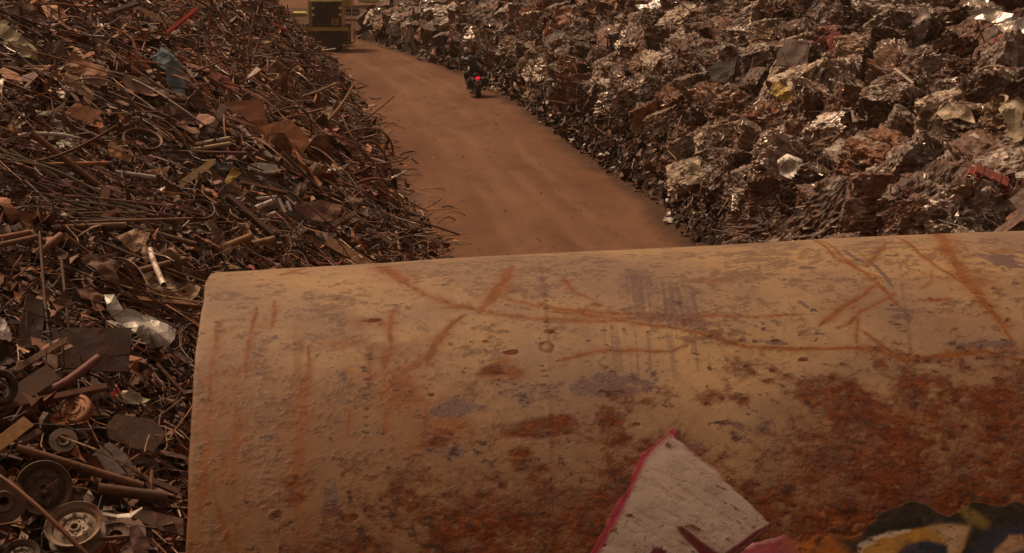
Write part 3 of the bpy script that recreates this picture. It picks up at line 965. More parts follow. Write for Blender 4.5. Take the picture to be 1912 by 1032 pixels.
def strips_batch(c, d, n, L, W, rg, seg=4, bend=0.5, twist=0.8, jag=0.25):
    m = len(c)
    d = unit(d)
    side = unit(np.cross(d, n))
    n = np.cross(side, d)
    b1 = rg.normal(0, bend, m)
    b2 = rg.normal(0, bend * .7, m)
    tw = rg.normal(0, twist, m)
    V = np.empty((m, seg + 1, 2, 3), np.float32)
    kink = rg.normal(0, jag, (m, seg + 1, 3)) * (W[:, None, None] * .6)
    for k in range(seg + 1):
        s = k / seg - 0.5
        p = c + d * (L * s)[:, None] + n * (L * b1 * (s * s - .08))[:, None] + side * (L * b2 * (s * s - .08))[:, None] + kink[:, k]
        a = tw * s * 2
        sd = side * np.cos(a)[:, None] + n * np.sin(a)[:, None]
        w = W * (0.5 + rg.uniform(-.3, .3, m) * (1 if jag else 0)) * (1 if 0 < k < seg else rg.uniform(.3, 1, m))
        V[:, k, 0] = p - sd * w[:, None]
        V[:, k, 1] = p + sd * w[:, None]
    base = (np.arange(m) * (seg + 1) * 2)[:, None]
    q = []
    for k in range(seg):
        q.append(np.stack([base[:, 0] + 2 * k, base[:, 0] + 2 * k + 1, base[:, 0] + 2 * k + 3, base[:, 0] + 2 * k + 2], -1))
    return V.reshape(-1, 3), np.concatenate(q), (seg + 1) * 2


def rods_batch(c, d, n, L, r, rg, seg=4, ns=4, bend=0.25):
    m = len(c)
    d = unit(d)
    side = unit(np.cross(d, n))
    n = np.cross(side, d)
    b1, b2, b3 = rg.normal(0, bend, m), rg.normal(0, bend, m), rg.normal(0, bend * .5, m)
    V = np.empty((m, seg + 1, ns, 3), np.float32)
    for k in range(seg + 1):
        s = k / seg - 0.5
        p = c + d * (L * s)[:, None] + n * (L * b1 * (s * s - .08))[:, None] + side * (L * (b2 * (s * s - .08) + b3 * s * s * s * 2))[:, None]
        for j in range(ns):
            a = 2 * PI * j / ns
            V[:, k, j] = p + (side * math.cos(a) + n * math.sin(a)) * r[:, None]
    st = (seg + 1) * ns
    b = np.arange(m) * st
    q = []
    for k in range(seg):
        for j in range(ns):
            j2 = (j + 1) % ns
            q.append(np.stack([b + k * ns + j, b + k * ns + j2, b + (k + 1) * ns + j2, b + (k + 1) * ns + j], -1))
    return V.reshape(-1, 3), np.concatenate(q), st


def chips_batch(c, n, S, rg, crumple=0.3):
    """small crumpled sheet pieces: 3x3 grids"""
    m = len(c)
    t = unit(np.cross(n, rg.normal(0, 1, (m, 3))))
    bt = np.cross(n, t)
    ax, ay = S * rg.uniform(.6, 1.4, m), S * rg.uniform(.35, 1.0, m)
    V = np.empty((m, 9, 3), np.float32)
    cb = rg.normal(0, crumple, m)
    for i in range(3):
        for j in range(3):
            x, y = (i - 1) + rg.normal(0, .25, m), (j - 1) + rg.normal(0, .25, m)
            z = rg.normal(0, crumple, m) * S * .8 + cb * S * (x * x)
            V[:, i * 3 + j] = c + t * (ax * x * .5)[:, None] + bt * (ay * y * .5)[:, None] + n * z[:, None]
    b = np.arange(m) * 9
    q = [np.stack([b + i * 3 + j, b + (i + 1) * 3 + j, b + (i + 1) * 3 + j + 1, b + i * 3 + j + 1], -1) for i in range(2) for j in range(2)]
    return V.reshape(-1, 3), np.concatenate(q), 9


class Batch:
    def __init__(self):
        self.V, self.Q, self.C, self.n = [], [], [], 0

    def add(self, res, colr):
        V, q, k = res
        self.V.append(V)
        self.Q.append(q + self.n)
        self.C.append(np.repeat(colr, k, axis=0))
        self.n += len(V)

    def build(self, name, mat):
        return link(name, new_mesh(name, np.concatenate(self.V), quads=np.concatenate(self.Q), color=np.concatenate(self.C)), mat)


def surf_points(n, hf, LYs, LXs, sgn, rg, d0, d1, y0, y1, ypow=1.0, margin=60):
    """points on a heap face, kept where the photograph's frame (and a margin) can see them"""
    y = y0 + (y1 - y0) * rg.uniform(0, 1, n * 3) ** ypow
    d = rg.uniform(d0, d1, n * 3)
    x = np.interp(y, LYs, LXs) + sgn * d
    z = np.maximum(hf(x, y), 0)
    px, py, zz = project(np.stack([x, y, z], -1).reshape(-1, 3)) if False else (956 + FPX * x / ((y) * FWD[1] + (z - CAMH) * FWD[2]), 516 - FPX * (y * UPV[1] + (z - CAMH) * UPV[2]) / ((y) * FWD[1] + (z - CAMH) * FWD[2]), y)
    k = (px > -margin) & (px < 1912 + margin) & (py > -margin * 1.5) & (py < 1032 + margin)
    P = np.stack([x, y, z], -1)[k][:n]
    return P


def normals(hf, P):
    e = 0.2
    gx = (hf(P[:, 0] + e, P[:, 1]) - hf(P[:, 0] - e, P[:, 1])) / (2 * e)
    gy = (hf(P[:, 0], P[:, 1] + e) - hf(P[:, 0], P[:, 1] - e)) / (2 * e)
    return unit(np.stack([-gx, -gy, np.ones(len(P))], -1))


C_DK, C_RU, C_RM, C_OR = (.045, .026, .019), (.10, .050, .031), (.17, .080, .047), (.26, .11, .045)
C_ST, C_SL, C_CR, C_TN = (.17, .15, .13), (.42, .38, .33), (.46, .38, .28), (.22, .145, .085)

# ------------------------------------------------------------------ crushed bales
def bale_mesh(name, seed, n=20, strips=60):
    rg = np.random.default_rng(seed)
    g = np.linspace(-1, 1, n)
    A, B = np.meshgrid(g, g)
    Vs, Qs, b = [], [], 0
    for ax in range(3):
        for sg in (-1, 1):
            p = np.empty((n, n, 3))
            p[..., ax] = sg
            p[..., (ax + 1) % 3] = A
            p[..., (ax + 2) % 3] = B * sg
            Vs.append(p.reshape(-1, 3))
            i = b + np.arange(n * n).reshape(n, n)
            Qs.append(np.stack([i[:-1, :-1], i[:-1, 1:], i[1:, 1:], i[1:, :-1]], -1).reshape(-1, 4))
            b += n * n
    V = np.concatenate(Vs)
    Q = np.concatenate(Qs)
    s = seed * 13.7
    rnd = V / np.linalg.norm(V, axis=1, keepdims=True) * 1.25
    P = V * 0.80 + rnd * 0.20
    x, y, z = P.T + s
    wx, wy, wz = [(fbm(x * 1.2, y * 1.2, z * 1.2, s=seed + k, o=3) - .5) * 2.2 for k in (1, 2, 3)]
    k1, k2 = (1.3, 3.2) if seed % 3 else (1.8, 2.2)
    fold = 1 - np.abs(2 * vnoise(x * k1 + wx, y * k1 + wy, z * k2 + wz * 1.6, s=seed + 5) - 1) * 2
    fine = 1 - np.abs(2 * vnoise(x * 3.0 + wx * 2, y * 3.0 + wy * 2, z * 7 + wz * 3, s=seed + 6) - 1) * 2
    fin2 = 1 - np.abs(2 * vnoise(x * 7 + wx * 3, y * 7 + wy * 3, z * 12 + wz * 4, s=seed + 16) - 1) * 2
    d = 0.085 * (fold - .3) + 0.06 * fine + 0.035 * fin2 + 0.20 * (fbm(x * .8, y * .8, z * .8, s=seed + 8, o=2) - .5)
    hsh = _hash(np.round(V[:, 0] * 997).astype(int), np.round(V[:, 1] * 997).astype(int), np.round(V[:, 2] * 997).astype(int), seed)
    d = d + 0.030 * (hsh - 0.5)
    P = P * (1 + d)[:, None]
    P = P * rg.uniform(.82, 1.15, 3)
    sh = rg.normal(0, .13, (3, 3)) + np.eye(3)
    P = (P @ sh) * 0.5
    nv0 = len(P)
    k = rg.integers(0, nv0, strips)
    c = P[k] * rg.uniform(.97, 1.06, (strips, 1))
    nn = unit(P[k])
    L = rg.uniform(.08, .42, strips)
    W = rg.uniform(.010, .055, strips) * rg.uniform(.4, 1, strips)
    dirs = np.cross(nn, rg.normal(0, 1, (strips, 3)))
    dirs = unit(dirs) + nn * rg.normal(0, .15, (strips, 1))
    sv, sq, st = strips_batch(c, dirs, nn, L, W, rg, seg=5, bend=.8, twist=.6, jag=.35)
    tintv = np.zeros((nv0 + len(sv), 4), np.float32)
    tintv[:nv0, 0] = 0
    tintv[nv0:, 0] = np.repeat(rg.uniform(0.1, 1, strips), st)
    tintv[nv0:, 1] = 1
    tintv[:, 3] = 1
    return new_mesh(name, np.concatenate([P, sv]), quads=np.concatenate([Q, sq + nv0]), color=tintv)


BALES = [bale_mesh('scrap_bale', 31 + k, n=24 + (k % 3) * 4, strips=70 + 14 * (k % 5)) for k in range(14)]
FARBALE = [bale_mesh('far_scrap_bale', 91 + k, n=11, strips=36) for k in range(3)]

BALE_LOOKS = [  # weight, word, colour, shine
    (26, 'dark brown', (.080, .043, .030), .15), (27, 'rust brown', (.165, .074, .044), .1), (11, 'dark grey', (.11, .086, .074), .25),
    (15, 'dull grey', (.31, .255, .215), .3), (10, 'shiny silver', (.58, .51, .45), .7), (9, 'cream streaked', (.56, .45, .33), .15),
    (6, 'orange rusted', (.28, .11, .045), .05), (3, 'tan', (.33, .22, .13), .1), (2, 'reddish', (.24, .05, .04), .1), (1, 'blackish', (.030, .025, .02), .2)]
LOOK = {w[1]: w for w in BALE_LOOKS}
right_things = []        # (object, look word, photo position)


def put_bale(x, y, z, look, size=1.0, mesh=None, rot=None):
    o = bpy.data.objects.new('scrap_bale', mesh or random.choice(BALES))
    if not o.data.materials:
        o.data.materials.append(M_BALE)
    COL.objects.link(o)
    o.location = (x, y, z)
    o.rotation_euler = rot or (random.uniform(-.5, .5), random.uniform(-.5, .5), random.uniform(0, 2 * PI))
    s = size * random.uniform(.92, 1.08)
    o.scale = (s * random.uniform(.9, 1.15), s * random.uniform(.9, 1.15), s * random.uniform(.8, 1.0))
    w = LOOK[look]
    k = math.exp(random.gauss(0, .22))
    o.color = (min(w[2][0] * k, .7), min(w[2][1] * k, .7), min(w[2][2] * k, .7), w[3])
    o['category'] = 'scrap bale'
    o['group'] = 'crushed bales stacked on the right heap'
    right_things.append((o, look))
    return o


taken = []


def free(p, r):
    return all((p[0] - q[0]) ** 2 + (p[1] - q[1]) ** 2 + (p[2] - q[2]) ** 2 < -1 or
               (p[0] - q[0]) ** 2 + (p[1] - q[1]) ** 2 + (p[2] - q[2]) ** 2 > (r * .5 + q[3] * .5) ** 2 for q in taken)


# bales the photo shows plainly, by their look
HERO = [(1348, 128, 'dark grey', 1.0), (1500, 165, 'cream streaked', .9), (1558, 80, 'reddish', .9), (1780, 228, 'cream streaked', 1.15), (1480, 305, 'shiny silver', .95),
        (1285, 335, 'cream streaked', .95), (1785, 80, 'blackish', 1.2), (1850, 55, 'shiny silver', 1.1), (1895, 235, 'tan', 1.0), (1690, 130, 'shiny silver', 1.0), (1270, 45, 'cream streaked', 1.0),
        (1285, 100, 'dull grey', 1.05), (1700, 20, 'dull grey', 1.2), (1640, 35, 'shiny silver', .9), (1425, 60, 'cream streaked', .9), (1490, 110, 'dark brown', 1.0), (1640, 235, 'dark brown', 1.0),
        (1600, 150, 'dull grey', 1.0), (1680, 200, 'dull grey', 1.0), (1610, 105, 'tan', .9), (1820, 408, 'shiny silver', 1.0), (1575, 400, 'dark brown', 1.0), (1660, 380, 'rust brown', 1.0),
        (1440, 230, 'orange rusted', .9), (1380, 220, 'rust brown', .9), (1740, 300, 'dull grey', 1.0), (1640, 300, 'orange rusted', 1.0), (1590, 210, 'rust brown', .9), (1340, 260, 'cream streaked', .8),
        (1450, 380, 'rust brown', .9), (1060, 140, 'blackish', .9), (920, 60, 'dark grey', .9), (1390, 30, 'dull grey', .9), (1890, 140, 'dull grey', 1.0), (1860, 190, 'dark brown', 1.0), (1230, 20, 'shiny silver', .8),
        (1130, 25, 'orange rusted', .9), (1430, 420, 'dark brown', .9), (1740, 385, 'dark brown', .9), (1310, 165, 'dull grey', .9), (1215, 120, 'rust brown', 1.0), (1175, 175, 'dark brown', .9)]
for (px, py, lk, sz) in HERO:
    p = hit(px, py, h_right, .25)
    put_bale(p[0], p[1], p[2] - .08, lk, sz)
    taken.append((*p, sz))
rgr = np.random.default_rng(5)
cand = surf_points(12000, h_right, RY, RX, 1, rgr, 0.65, 10.5, 14, 97, 0.9, margin=520)
cand = cand[np.argsort(cand[:, 1])]
order = rgr.permutation(len(cand))
looks = [w[1] for w in BALE_LOOKS]
wts = [w[0] for w in BALE_LOOKS]
spots = []
for k in order:
    p = cand[k]
    sz = 0.80 if p[1] < 48 else 0.92
    dfoot = d_right(p[0], p[1])
    if p[1] < 40 and dfoot < 1.5 and random.random() < 0.75:
        continue
    if free(p, sz * 0.97):
        taken.append((*p, sz * .97))
        spots.append((p, sz))
spots.sort(key=lambda q: q[0][1])
spots = [q for q in spots if q[0][2] + .9 > 0]
NB_NEAR = 300 - len(HERO)
vis_ = [-30 < project(q[0])[0] < 1950 and project(q[0])[1] > -40 for q in spots]
spots = [q for q, v_ in zip(spots, vis_) if v_] + [q for q, v_ in zip(spots, vis_) if not v_]
for k, (p, sz) in enumerate(spots[:NB_NEAR]):
    put_bale(p[0], p[1], p[2] + random.uniform(0, .36), random.choices(looks, wts)[0], sz * random.uniform(.8, 1.1))
# the rest, far off: one mass
fb = Batch()
fv, fq, fc, fn = [], [], [], 0
for (p, sz) in spots[NB_NEAR:]:
    me = random.choice(FARBALE)
    V = np.empty(len(me.vertices) * 3, np.float32)
    me.vertices.foreach_get('co', V)
    V = V.reshape(-1, 3)
    Q = np.empty(len(me.polygons) * 4, np.int32)
    me.polygons.foreach_get('vertices', Q)
    E3 = np.array(Euler((random.uniform(-.6, .6), random.uniform(-.6, .6), random.uniform(0, 6.3))).to_matrix())
    fv.append((V * sz * random.uniform(.85, 1.15)) @ E3.T + p + np.array([0, 0, random.uniform(0, .2)]))
    fq.append(Q.reshape(-1, 4) + fn)
    fn += len(V)
    w = LOOK[random.choices(looks, wts)[0]]
    c = np.empty((len(V), 4), np.float32)
    kk = np.exp(np.repeat(rgr.normal(0, .5, len(V) // 8 + 1), 8)[:len(V)])[:, None] * .8
    c[:, :3] = np.clip(np.array(w[2]) * kk, 0, .7)
    c[:, 3] = w[3]
    fc.append(c)
print('bales', len(right_things), 'far', len(fv), 'spots', len(spots))
if fv:
    tag(link('far_scrap_bales', new_mesh('far_scrap_bales', np.concatenate(fv), quads=np.concatenate(fq), color=np.concatenate(fc)), M_LOOSE), 'distant crushed scrap bales merging into one dark mass along the road', 'scrap', kind='stuff')

# loose torn metal between and under the bales
lb = Batch()
P = surf_points(11000, h_right, RY, RX, 1, rgr, -.1, 12, 13, 97, 1.25, margin=420)
P = P[rgr.uniform(0, 1, len(P)) < .6]
nn = normals(h_right, P)
far = np.clip(P[:, 1] / 30, .8, 2.0)
RIGHT_PAL = [(34, C_DK, .2, .3), (30, C_RU, .2, .35), (16, C_RM, .15, .3), (6, C_OR, .1, .25), (9, C_ST, .6, .3), (4, C_SL, .9, .2), (4, C_CR, .2, .25), (4, C_TN, .2, .3)]
m = len(P)
h1 = m // 2
L = rgr.uniform(.10, .42, h1) * far[:h1]
lb.add(strips_batch(P[:h1] + nn[:h1] * rgr.uniform(-.10, .28, (h1, 1)), rgr.normal(0, 1, (h1, 3)), nn[:h1] + rgr.normal(0, .5, (h1, 3)), L, L * rgr.uniform(.06, .3, h1), rgr, seg=4, bend=1.0, twist=1.0), palette(h1, RIGHT_PAL, rgr))
h2 = m - h1
lb.add(chips_batch(P[h1:] + nn[h1:] * rgr.uniform(-.10, .18, (h2, 1)), unit(nn[h1:] + rgr.normal(0, .7, (h2, 3))), rgr.uniform(.07, .24, h2) * far[h1:], rgr), palette(h2, RIGHT_PAL, rgr))
P = surf_points(11000, h_right, RY, RX, 1, rgr, -.45, 2.4, 13, 80, 1.3)
P = P[rgr.uniform(0, 1, len(P)) < np.clip(.35 + 1.2 * d_right(P[:, 0], P[:, 1]), 0.02, 1)]
nn = normals(h_right, P)
m = len(P)
S = rgr.uniform(.05, .2, m) * np.clip(P[:, 1] / 30, .8, 2)
lb.add(chips_batch(P + nn * rgr.uniform(0, .16, (m, 1)), unit(nn + rgr.normal(0, .6, (m, 3))), S, rgr), palette(m, RIGHT_PAL, rgr))
P = surf_points(2600, h_right, RY, RX, 1, rgr, 0, 9, 13, 80, 1.2)
nn = normals(h_right, P)
m = len(P)
lb.add(rods_batch(P + nn * rgr.uniform(.0, .45, (m, 1)), rgr.normal(0, 1, (m, 3)), nn, rgr.uniform(.3, 1.4, m), rgr.uniform(.006, .016, m) * np.clip(P[:, 1] / 30, .8, 2), rgr, bend=1.0), palette(m, RIGHT_PAL, rgr))
tag(lb.build('scrap_shreds', M_LOOSE), 'torn rusty metal shreds filling the gaps of the right heap', 'scrap shreds', kind='stuff')

# ------------------------------------------------------------------ the left heap: single pieces read off the photograph
LANDMARKS = []            # (phrase, photo x, photo y, side)
left_things = []          # (object, colour word, noun, group)


KEEP = []                 # (photo x, y, radius px, depth): nothing loose is dropped in front of these


def keep_line(pix, w, p):
    z = (p - CAMP) @ FWD
    for (a, b) in zip(pix[:-1], pix[1:]):
        n = max(2, int(math.hypot(b[0] - a[0], b[1] - a[1]) / max(w, 8)))
        for i in range(n + 1):
            KEEP.append((a[0] + (b[0] - a[0]) * i / n, a[1] + (b[1] - a[1]) * i / n, w / 2 + 4, z))


def clear_of(P, slack=0.0):
    K = np.array(KEEP)
    z = P @ FWD - CAMP @ FWD
    px = 956 + FPX * P[:, 0] / z
    py = 516 - FPX * ((P - CAMP) @ UPV) / z
    ok = np.ones(len(P), bool)
    for (kx, ky, kr, kz) in K:
        ok &= ~((np.hypot(px - kx, py - ky) < kr + slack) & (z < kz + .5) & (z > kz - 1.6))
    return ok


def hero_frame(px, py, hf=h_left, lift=0.12, face=0.9, extra=(0, 0, 0)):
    p = hit(px, py, hf, lift)
    hn = normal_of(hf, p[0], p[1])
    tocam = unit(CAMP - p)
    n = unit(hn + face * tocam + np.array(extra))
    return p, n


def on_plane(px, py, p, n):
    d = ray(px, py)
    return CAMP + d * (((p - CAMP) @ n) / (d @ n))


def finish(o, name_label, cat, short=None, px=None, py=None, side='L', group=None):
    tag(o, name_label, cat, group)
    if short:
        LANDMARKS.append((short, px, py, side))
    return o


def local(pts, c):
    return [Vector(np.asarray(q) - c) for q in pts]


def smooth_path(pts, k=6):
    """Catmull-Rom through the points"""
    P = [np.asarray(p, float) for p in pts]
    if len(P) < 3:
        return [P[0] + (P[-1] - P[0]) * (i / k) for i in range(k + 1)]
    out = []
    for i in range(len(P) - 1):
        a, b, c, d = P[max(i - 1, 0)], P[i], P[i + 1], P[min(i + 2, len(P) - 1)]
        for j in range(k):
            t = j / k
            out.append(0.5 * ((2 * b) + (c - a) * t + (2 * a - 5 * b + 4 * c - d) * t * t + (3 * b - a - 3 * c + d) * t ** 3))
    out.append(P[-1])
    return out


def long_piece(name, label, cat, pix, wpx, color, kind='rod', short=None, hf=h_left, lift=0.12, face=0.9, mat=None, side='L', depth=1.0, anchor=None, extra=(0, 0, 0)):
    ax, ay = anchor or (sum(p[0] for p in pix) / len(pix), sum(p[1] for p in pix) / len(pix))
    p, n = hero_frame(ax, ay, hf, lift, face, extra)
    pts = [on_plane(x, y, p, n) for x, y in pix]
    z = (p - CAMP) @ FWD
    w = wpx * z / FPX
    if label:
        keep_line(pix, wpx, p)
    mb = MB()
    c = p
    L = local(pts, c)
    if kind == 'rod':
        mb.tube(smooth_path([np.array(q) for q in L], 6), w / 2, 7)
    elif kind == 'pipe':
        mb.tube(smooth_path([np.array(q) for q in L], 5), w / 2, 14, hollow=w * .13)
    elif kind == 'taper':
        sp = smooth_path([np.array(q) for q in L], 6)
        mb.tube(sp, [w / 2 * (1 - .55 * i / (len(sp) - 1)) for i in range(len(sp))], 8)
    else:
        a, b = L[0], L[-1]
        d = (b - a)
        ln = d.length
        x = d.normalized()
        nv = Vector(n)
        zv = (nv - x * nv.dot(x)).normalized()
        yv = zv.cross(x)
        M = Matrix((x, yv, zv)).transposed().to_4x4()
        M.translation = (a + b) / 2

        def bx(cy, cz, sy, sz):
            m2 = MB().box((0, cy, cz), (ln, sy, sz), bevel=min(sy, sz) * .12)
            mb.add([M @ Vector(v) for v in m2.v], m2.f)
        if kind == 'box':
            bx(0, 0, w, w * depth)
        elif kind == 'flat':
            bx(0, 0, w, max(.008, w * .08))
        elif kind == 'angle':
            bx(0, 0, w, w * .10)
            bx(-w * .45 - w * .06, -w * .40, w * .10, w * .9)
        elif kind == 'channel':
            bx(0, 0, w, w * .09)
            bx(-w * .45, -w * .30, w * .09, w * .5)
            bx(w * .45, -w * .30, w * .09, w * .5)
        elif kind == 'beam':
            bx(0, 0, w, w * .14)
            bx(0, -w * .45, w * .14, w * .74)
            bx(0, -w * .9, w, w * .14)
        elif kind == 'plank':
            rr = random.Random(int(ax))
            m2 = MB()
            k = 8
            V, F = [], []
            for i in range(k + 1):
                t = i / k - .5
                ex = rr.uniform(-.03, .03) * ln if i in (0, k) else 0
                for (yy, zz) in ((-.5, .5), (.5, .5), (.5, -.5), (-.5, -.5)):
                    V.append((t * ln + ex * rr.uniform(.3, 1.6), yy * w * rr.uniform(.95, 1.05), zz * w * .28 * rr.uniform(.9, 1.1)))
            for i in range(k):
                for j in range(4):
                    F.append((i * 4 + j, (i + 1) * 4 + j, (i + 1) * 4 + (j + 1) % 4, i * 4 + (j + 1) % 4))
            F += [(0, 1, 2, 3), (k * 4 + 3, k * 4 + 2, k * 4 + 1, k * 4)]
            mb.add([M @ Vector(v) for v in V], F)
    o = mb.build(name, mat or M_SCRAP, smooth=kind in ('rod', 'pipe', 'taper'), color=color)
    o.location = c
    return finish(o, label, cat, short, ax, ay, side)


def sheet_bm(poly3, nrm, thick, crumple, seed, holes=(), cuts=3):
    """torn, crumpled sheet from an outline, given real thickness"""
    bm = bmesh.new()
    vs = [bm.verts.new(p) for p in poly3]
    bm.faces.new(vs)
    size = max((a - b).length for a in poly3 for b in poly3)
    bmesh.ops.triangulate(bm, faces=bm.faces[:])
    for _ in range(cuts):
        ed = [e for e in bm.edges if e.calc_length() > size * .12]
        if not ed:
            break
        bmesh.ops.subdivide_edges(bm, edges=ed, cuts=1)
        bmesh.ops.triangulate(bm, faces=bm.faces[:])
    nv = Vector(nrm)
    P = np.array([v.co[:] for v in bm.verts])
    q = P / size * 2.4 + seed * 7.7
    d = (fbm(q[:, 0], q[:, 1], q[:, 2], s=seed, o=2) - .5) * 2 + .45 * (1 - 2 * np.abs(2 * vnoise(q[:, 0] * 1.6, q[:, 1] * 1.6, q[:, 2] * 1.6, s=seed + 3) - 1))
    for v, k in zip(bm.verts, d):
        v.co += nv * (k * crumple * size)
    bmesh.ops.recalc_face_normals(bm, faces=bm.faces[:])
    bmesh.ops.solidify(bm, geom=bm.faces[:], thickness=thick)
    return bm


def plate(name, label, cat, pix, color, short=None, thick=.012, crumple=.04, face=.9, extra=(0, 0, 0), hf=h_left, lift=.20, mat=None, side='L', seed=None, smooth=False):
    ax, ay = sum(p[0] for p in pix) / len(pix), sum(p[1] for p in pix) / len(pix)
    p, n = hero_frame(ax, ay, hf, lift, face, extra)
    cxy = [(sum(q[0] for q in pix) / len(pix), sum(q[1] for q in pix) / len(pix))]
    for q in pix:
        keep_line([cxy[0], ((q[0] * .8 + cxy[0][0] * .2), (q[1] * .8 + cxy[0][1] * .2))], 14, p)
    poly = [Vector(on_plane(x, y, p, n) - p) for x, y in pix]
    bm = sheet_bm(poly, n, thick, crumple, seed or int(ax + ay) % 97)
    me = bpy.data.meshes.new(name)
    bm.to_mesh(me)
    bm.free()
    o = link(name, me, mat or M_SCRAP, color=color)
    o.location = p
    return finish(o, label, cat, short, ax, ay, side)


def wheel(name, label, px, py, rpx, color, nrm, short=None, kind='rim', lift=.22, squash=None):
    p, n = hero_frame(px, py, h_left, lift)
    z = (p - CAMP) @ FWD
    r = rpx * z / FPX
    keep_line([(px - rpx * .5, py), (px + rpx * .5, py)], rpx * 1.2, p)
    o = empty(name, p)
    q = Vector((0, 0, 1)).rotation_difference(Vector(unit(np.array(nrm, float))))
    o.rotation_euler = q.to_euler()
    mb = MB()
    if kind == 'rim':
        prof = [(1, .28), (1.03, .26), (1.0, .20), (.86, .16), (.80, .02), (.80, -.22), (.86, -.36), (1.0, -.40), (1.03, -.46), (1, -.48), (.97, -.44), (.84, -.39), (.77, -.23), (.77, .0), (.83, .14), (.97, .22)]
        mb.lathe([(a * r, b * r) for a, b in prof], 40, close=True)
        mb.build('rim_barrel', M_SCRAP, o, True, color)
        d = MB()
        prof = [(.78, .0), (.70, .03), (.60, .10), (.52, .14), (.44, .12), (.40, .06), (.30, .05), (.22, .06), (.20, .12), (.13, .13), (.12, .02), (.12, -.02), (.78, -.05)]
        d.lathe([(a * r, b * r) for a, b in prof], 40)
        for k in range(5):
            a = 2 * PI * k / 5
            d.lathe([(.045 * r, .065 * r), (.045 * r, .09 * r), (.001, .10 * r)], 8, Matrix.Translation((.30 * r * math.cos(a), .30 * r * math.sin(a), 0)))
        dk = d.build('rim_disc', M_SCRAP, o, True, color)
        for k in range(8):
            a = 2 * PI * k / 8 + .2
            h = MB()
            h.lathe([(.08 * r, -.02 * r), (.08 * r, .012 * r), (.001, .013 * r)], 12, Matrix.Translation((.53 * r * math.cos(a), .53 * r * math.sin(a), .140 * r)))
            h.build('vent_hole', M_RUBBER, dk)
    elif kind == 'drum':
        prof = [(.12, .10), (.30, .12), (.34, .20), (.42, .20), (.46, .12), (.72, .10), (.78, .16), (.94, .14), (1.0, .08), (1.0, -.35), (.94, -.38), (.9, -.35), (.9, .0), (.12, .0)]
        mb.lathe([(a * r, b * r) for a, b in prof], 40, close=True)
        mb.build('drum_shell', M_SCRAP, o, True, color)
        d = MB()
        for k in range(5):
            a = 2 * PI * k / 5
            d.lathe([(.05 * r, .11 * r), (.05 * r, .2 * r), (.001, .2 * r)], 8, Matrix.Translation((.58 * r * math.cos(a), .58 * r * math.sin(a), 0)))
        d.build('stud', M_SCRAP, o, False, color)
    elif kind == 'disc':
        prof = [(.22, .04), (.40, .06), (.46, .12), (.52, .05), (.98, .04), (1.0, .02), (1.0, -.04), (.97, -.06), (.22, -.05)]
        mb.lathe([(a * r, b * r) for a, b in prof], 40, close=True)
        mb.build('disc_face', M_SCRAP, o, True, color)
    elif kind == 'ring':
        prof = [(1, .16), (1.03, .12), (.97, .04), (.95, -.04), (1.03, -.12), (1, -.16), (.92, -.12), (.90, 0), (.92, .12)]
        mb.lathe([(a * r, b * r) for a, b in prof], 44, close=True)
        mb.build('ring_band', M_SCRAP, o, True, color)
    elif kind == 'tyre':
        prof = [(.62, .22), (.72, .30), (.88, .30), (.97, .22), (1.0, .08), (1.0, -.08), (.97, -.22), (.88, -.30), (.72, -.30), (.62, -.22)]
        mb.lathe([(a * r, b * r) for a, b in prof], 40, close=True)
        mb.build('tyre_body', M_RUBBER, o, True)
    return finish(o, label, 'wheel' if kind in ('rim', 'drum') else kind, short, px, py)


ORG, RST, DRS, BRN = (.33, .135, .050, .05), (.19, .085, .045, .08), (.085, .042, .026, .1), (.13, .075, .048, .1)
TAN, GRY, DGR, WHT_, CRM = (.36, .22, .11, .05), (.20, .17, .15, .4), (.095, .08, .07, .3), (.62, .57, .52, .15), (.50, .42, .31, .1)
RED, MRN, BLU, YLW = (.34, .030, .022, .1), (.19, .045, .040, .1), (.075, .105, .125, .1), (.46, .29, .05, .1)

P_ = M_PAINTED
# wheels, drums and rings
wheel('brake_drum', 'small orange rusted brake drum lying face up left of the tank', 138, 764, 33, (.38, .165, .07, .1), (-.1, -.62, .75), 'the orange brake drum', 'drum')
wheel('car_wheel', 'bare dark steel wheel rim standing tilted at the lower left', 82, 912, 50, (.11, .072, .05, .15), (.25, -.80, .45), 'the dark wheel rim', 'rim')
wheel('car_wheel', 'round rusty brown wheel disc cut by the left edge of the picture', 8, 936, 40, (.16, .085, .05, .15), (.1, -.9, .35), 'the rusty disc at the edge', 'disc')
wheel('car_wheel', 'pale brown steel wheel rim lying face up with dark vent holes', 140, 986, 52, (.30, .215, .155, .15), (0, -.50, .86), 'the pale wheel rim', 'rim')
wheel('round_lid', 'flat dark brown round lid leaning behind the pale wheel rim', 216, 1000, 56, (.15, .085, .065, .1), (.12, -.45, .88), 'the round lid', 'disc', lift=.02)
wheel('car_wheel', 'dark wheel rim half buried below the pale rim at the bottom edge', 40, 1040, 34, (.16, .11, .085, .2), (.1, -.5, .8), None, 'rim')
wheel('steel_ring', 'tilted brown steel ring left of the cream pipe bundle', 266, 262, 36, (.17, .09, .055, .15), (.3, -.35, .9), 'the brown steel ring', 'ring')
wheel('steel_ring', 'dark thin hoop beside the crumpled orange wedge plate', 235, 318, 18, DRS, (.2, -.6, .75), None, 'ring')
wheel('old_tyre', 'dark green-black tyre cut by the left edge under the channel', 0, 722, 34, (.02, .02, .02, 0), (.7, -.6, .35), 'the dark tyre', 'tyre')
wheel('brake_disc', 'dark brown flat disc below the orange brake drum', 118, 822, 26, DRS, (.2, -.6, .7), None, 'disc')
wheel('steel_ring', 'brown ringed coil end close to the tank rim beside the strut', 392, 488, 30, BRN, (.5, -.6, .6), None, 'ring', lift=.0)
wheel('steel_ring', 'coil of curled brown straps left of the stub pipes', 375, 392, 26, BRN, (.2, -.5, .8), None, 'ring')

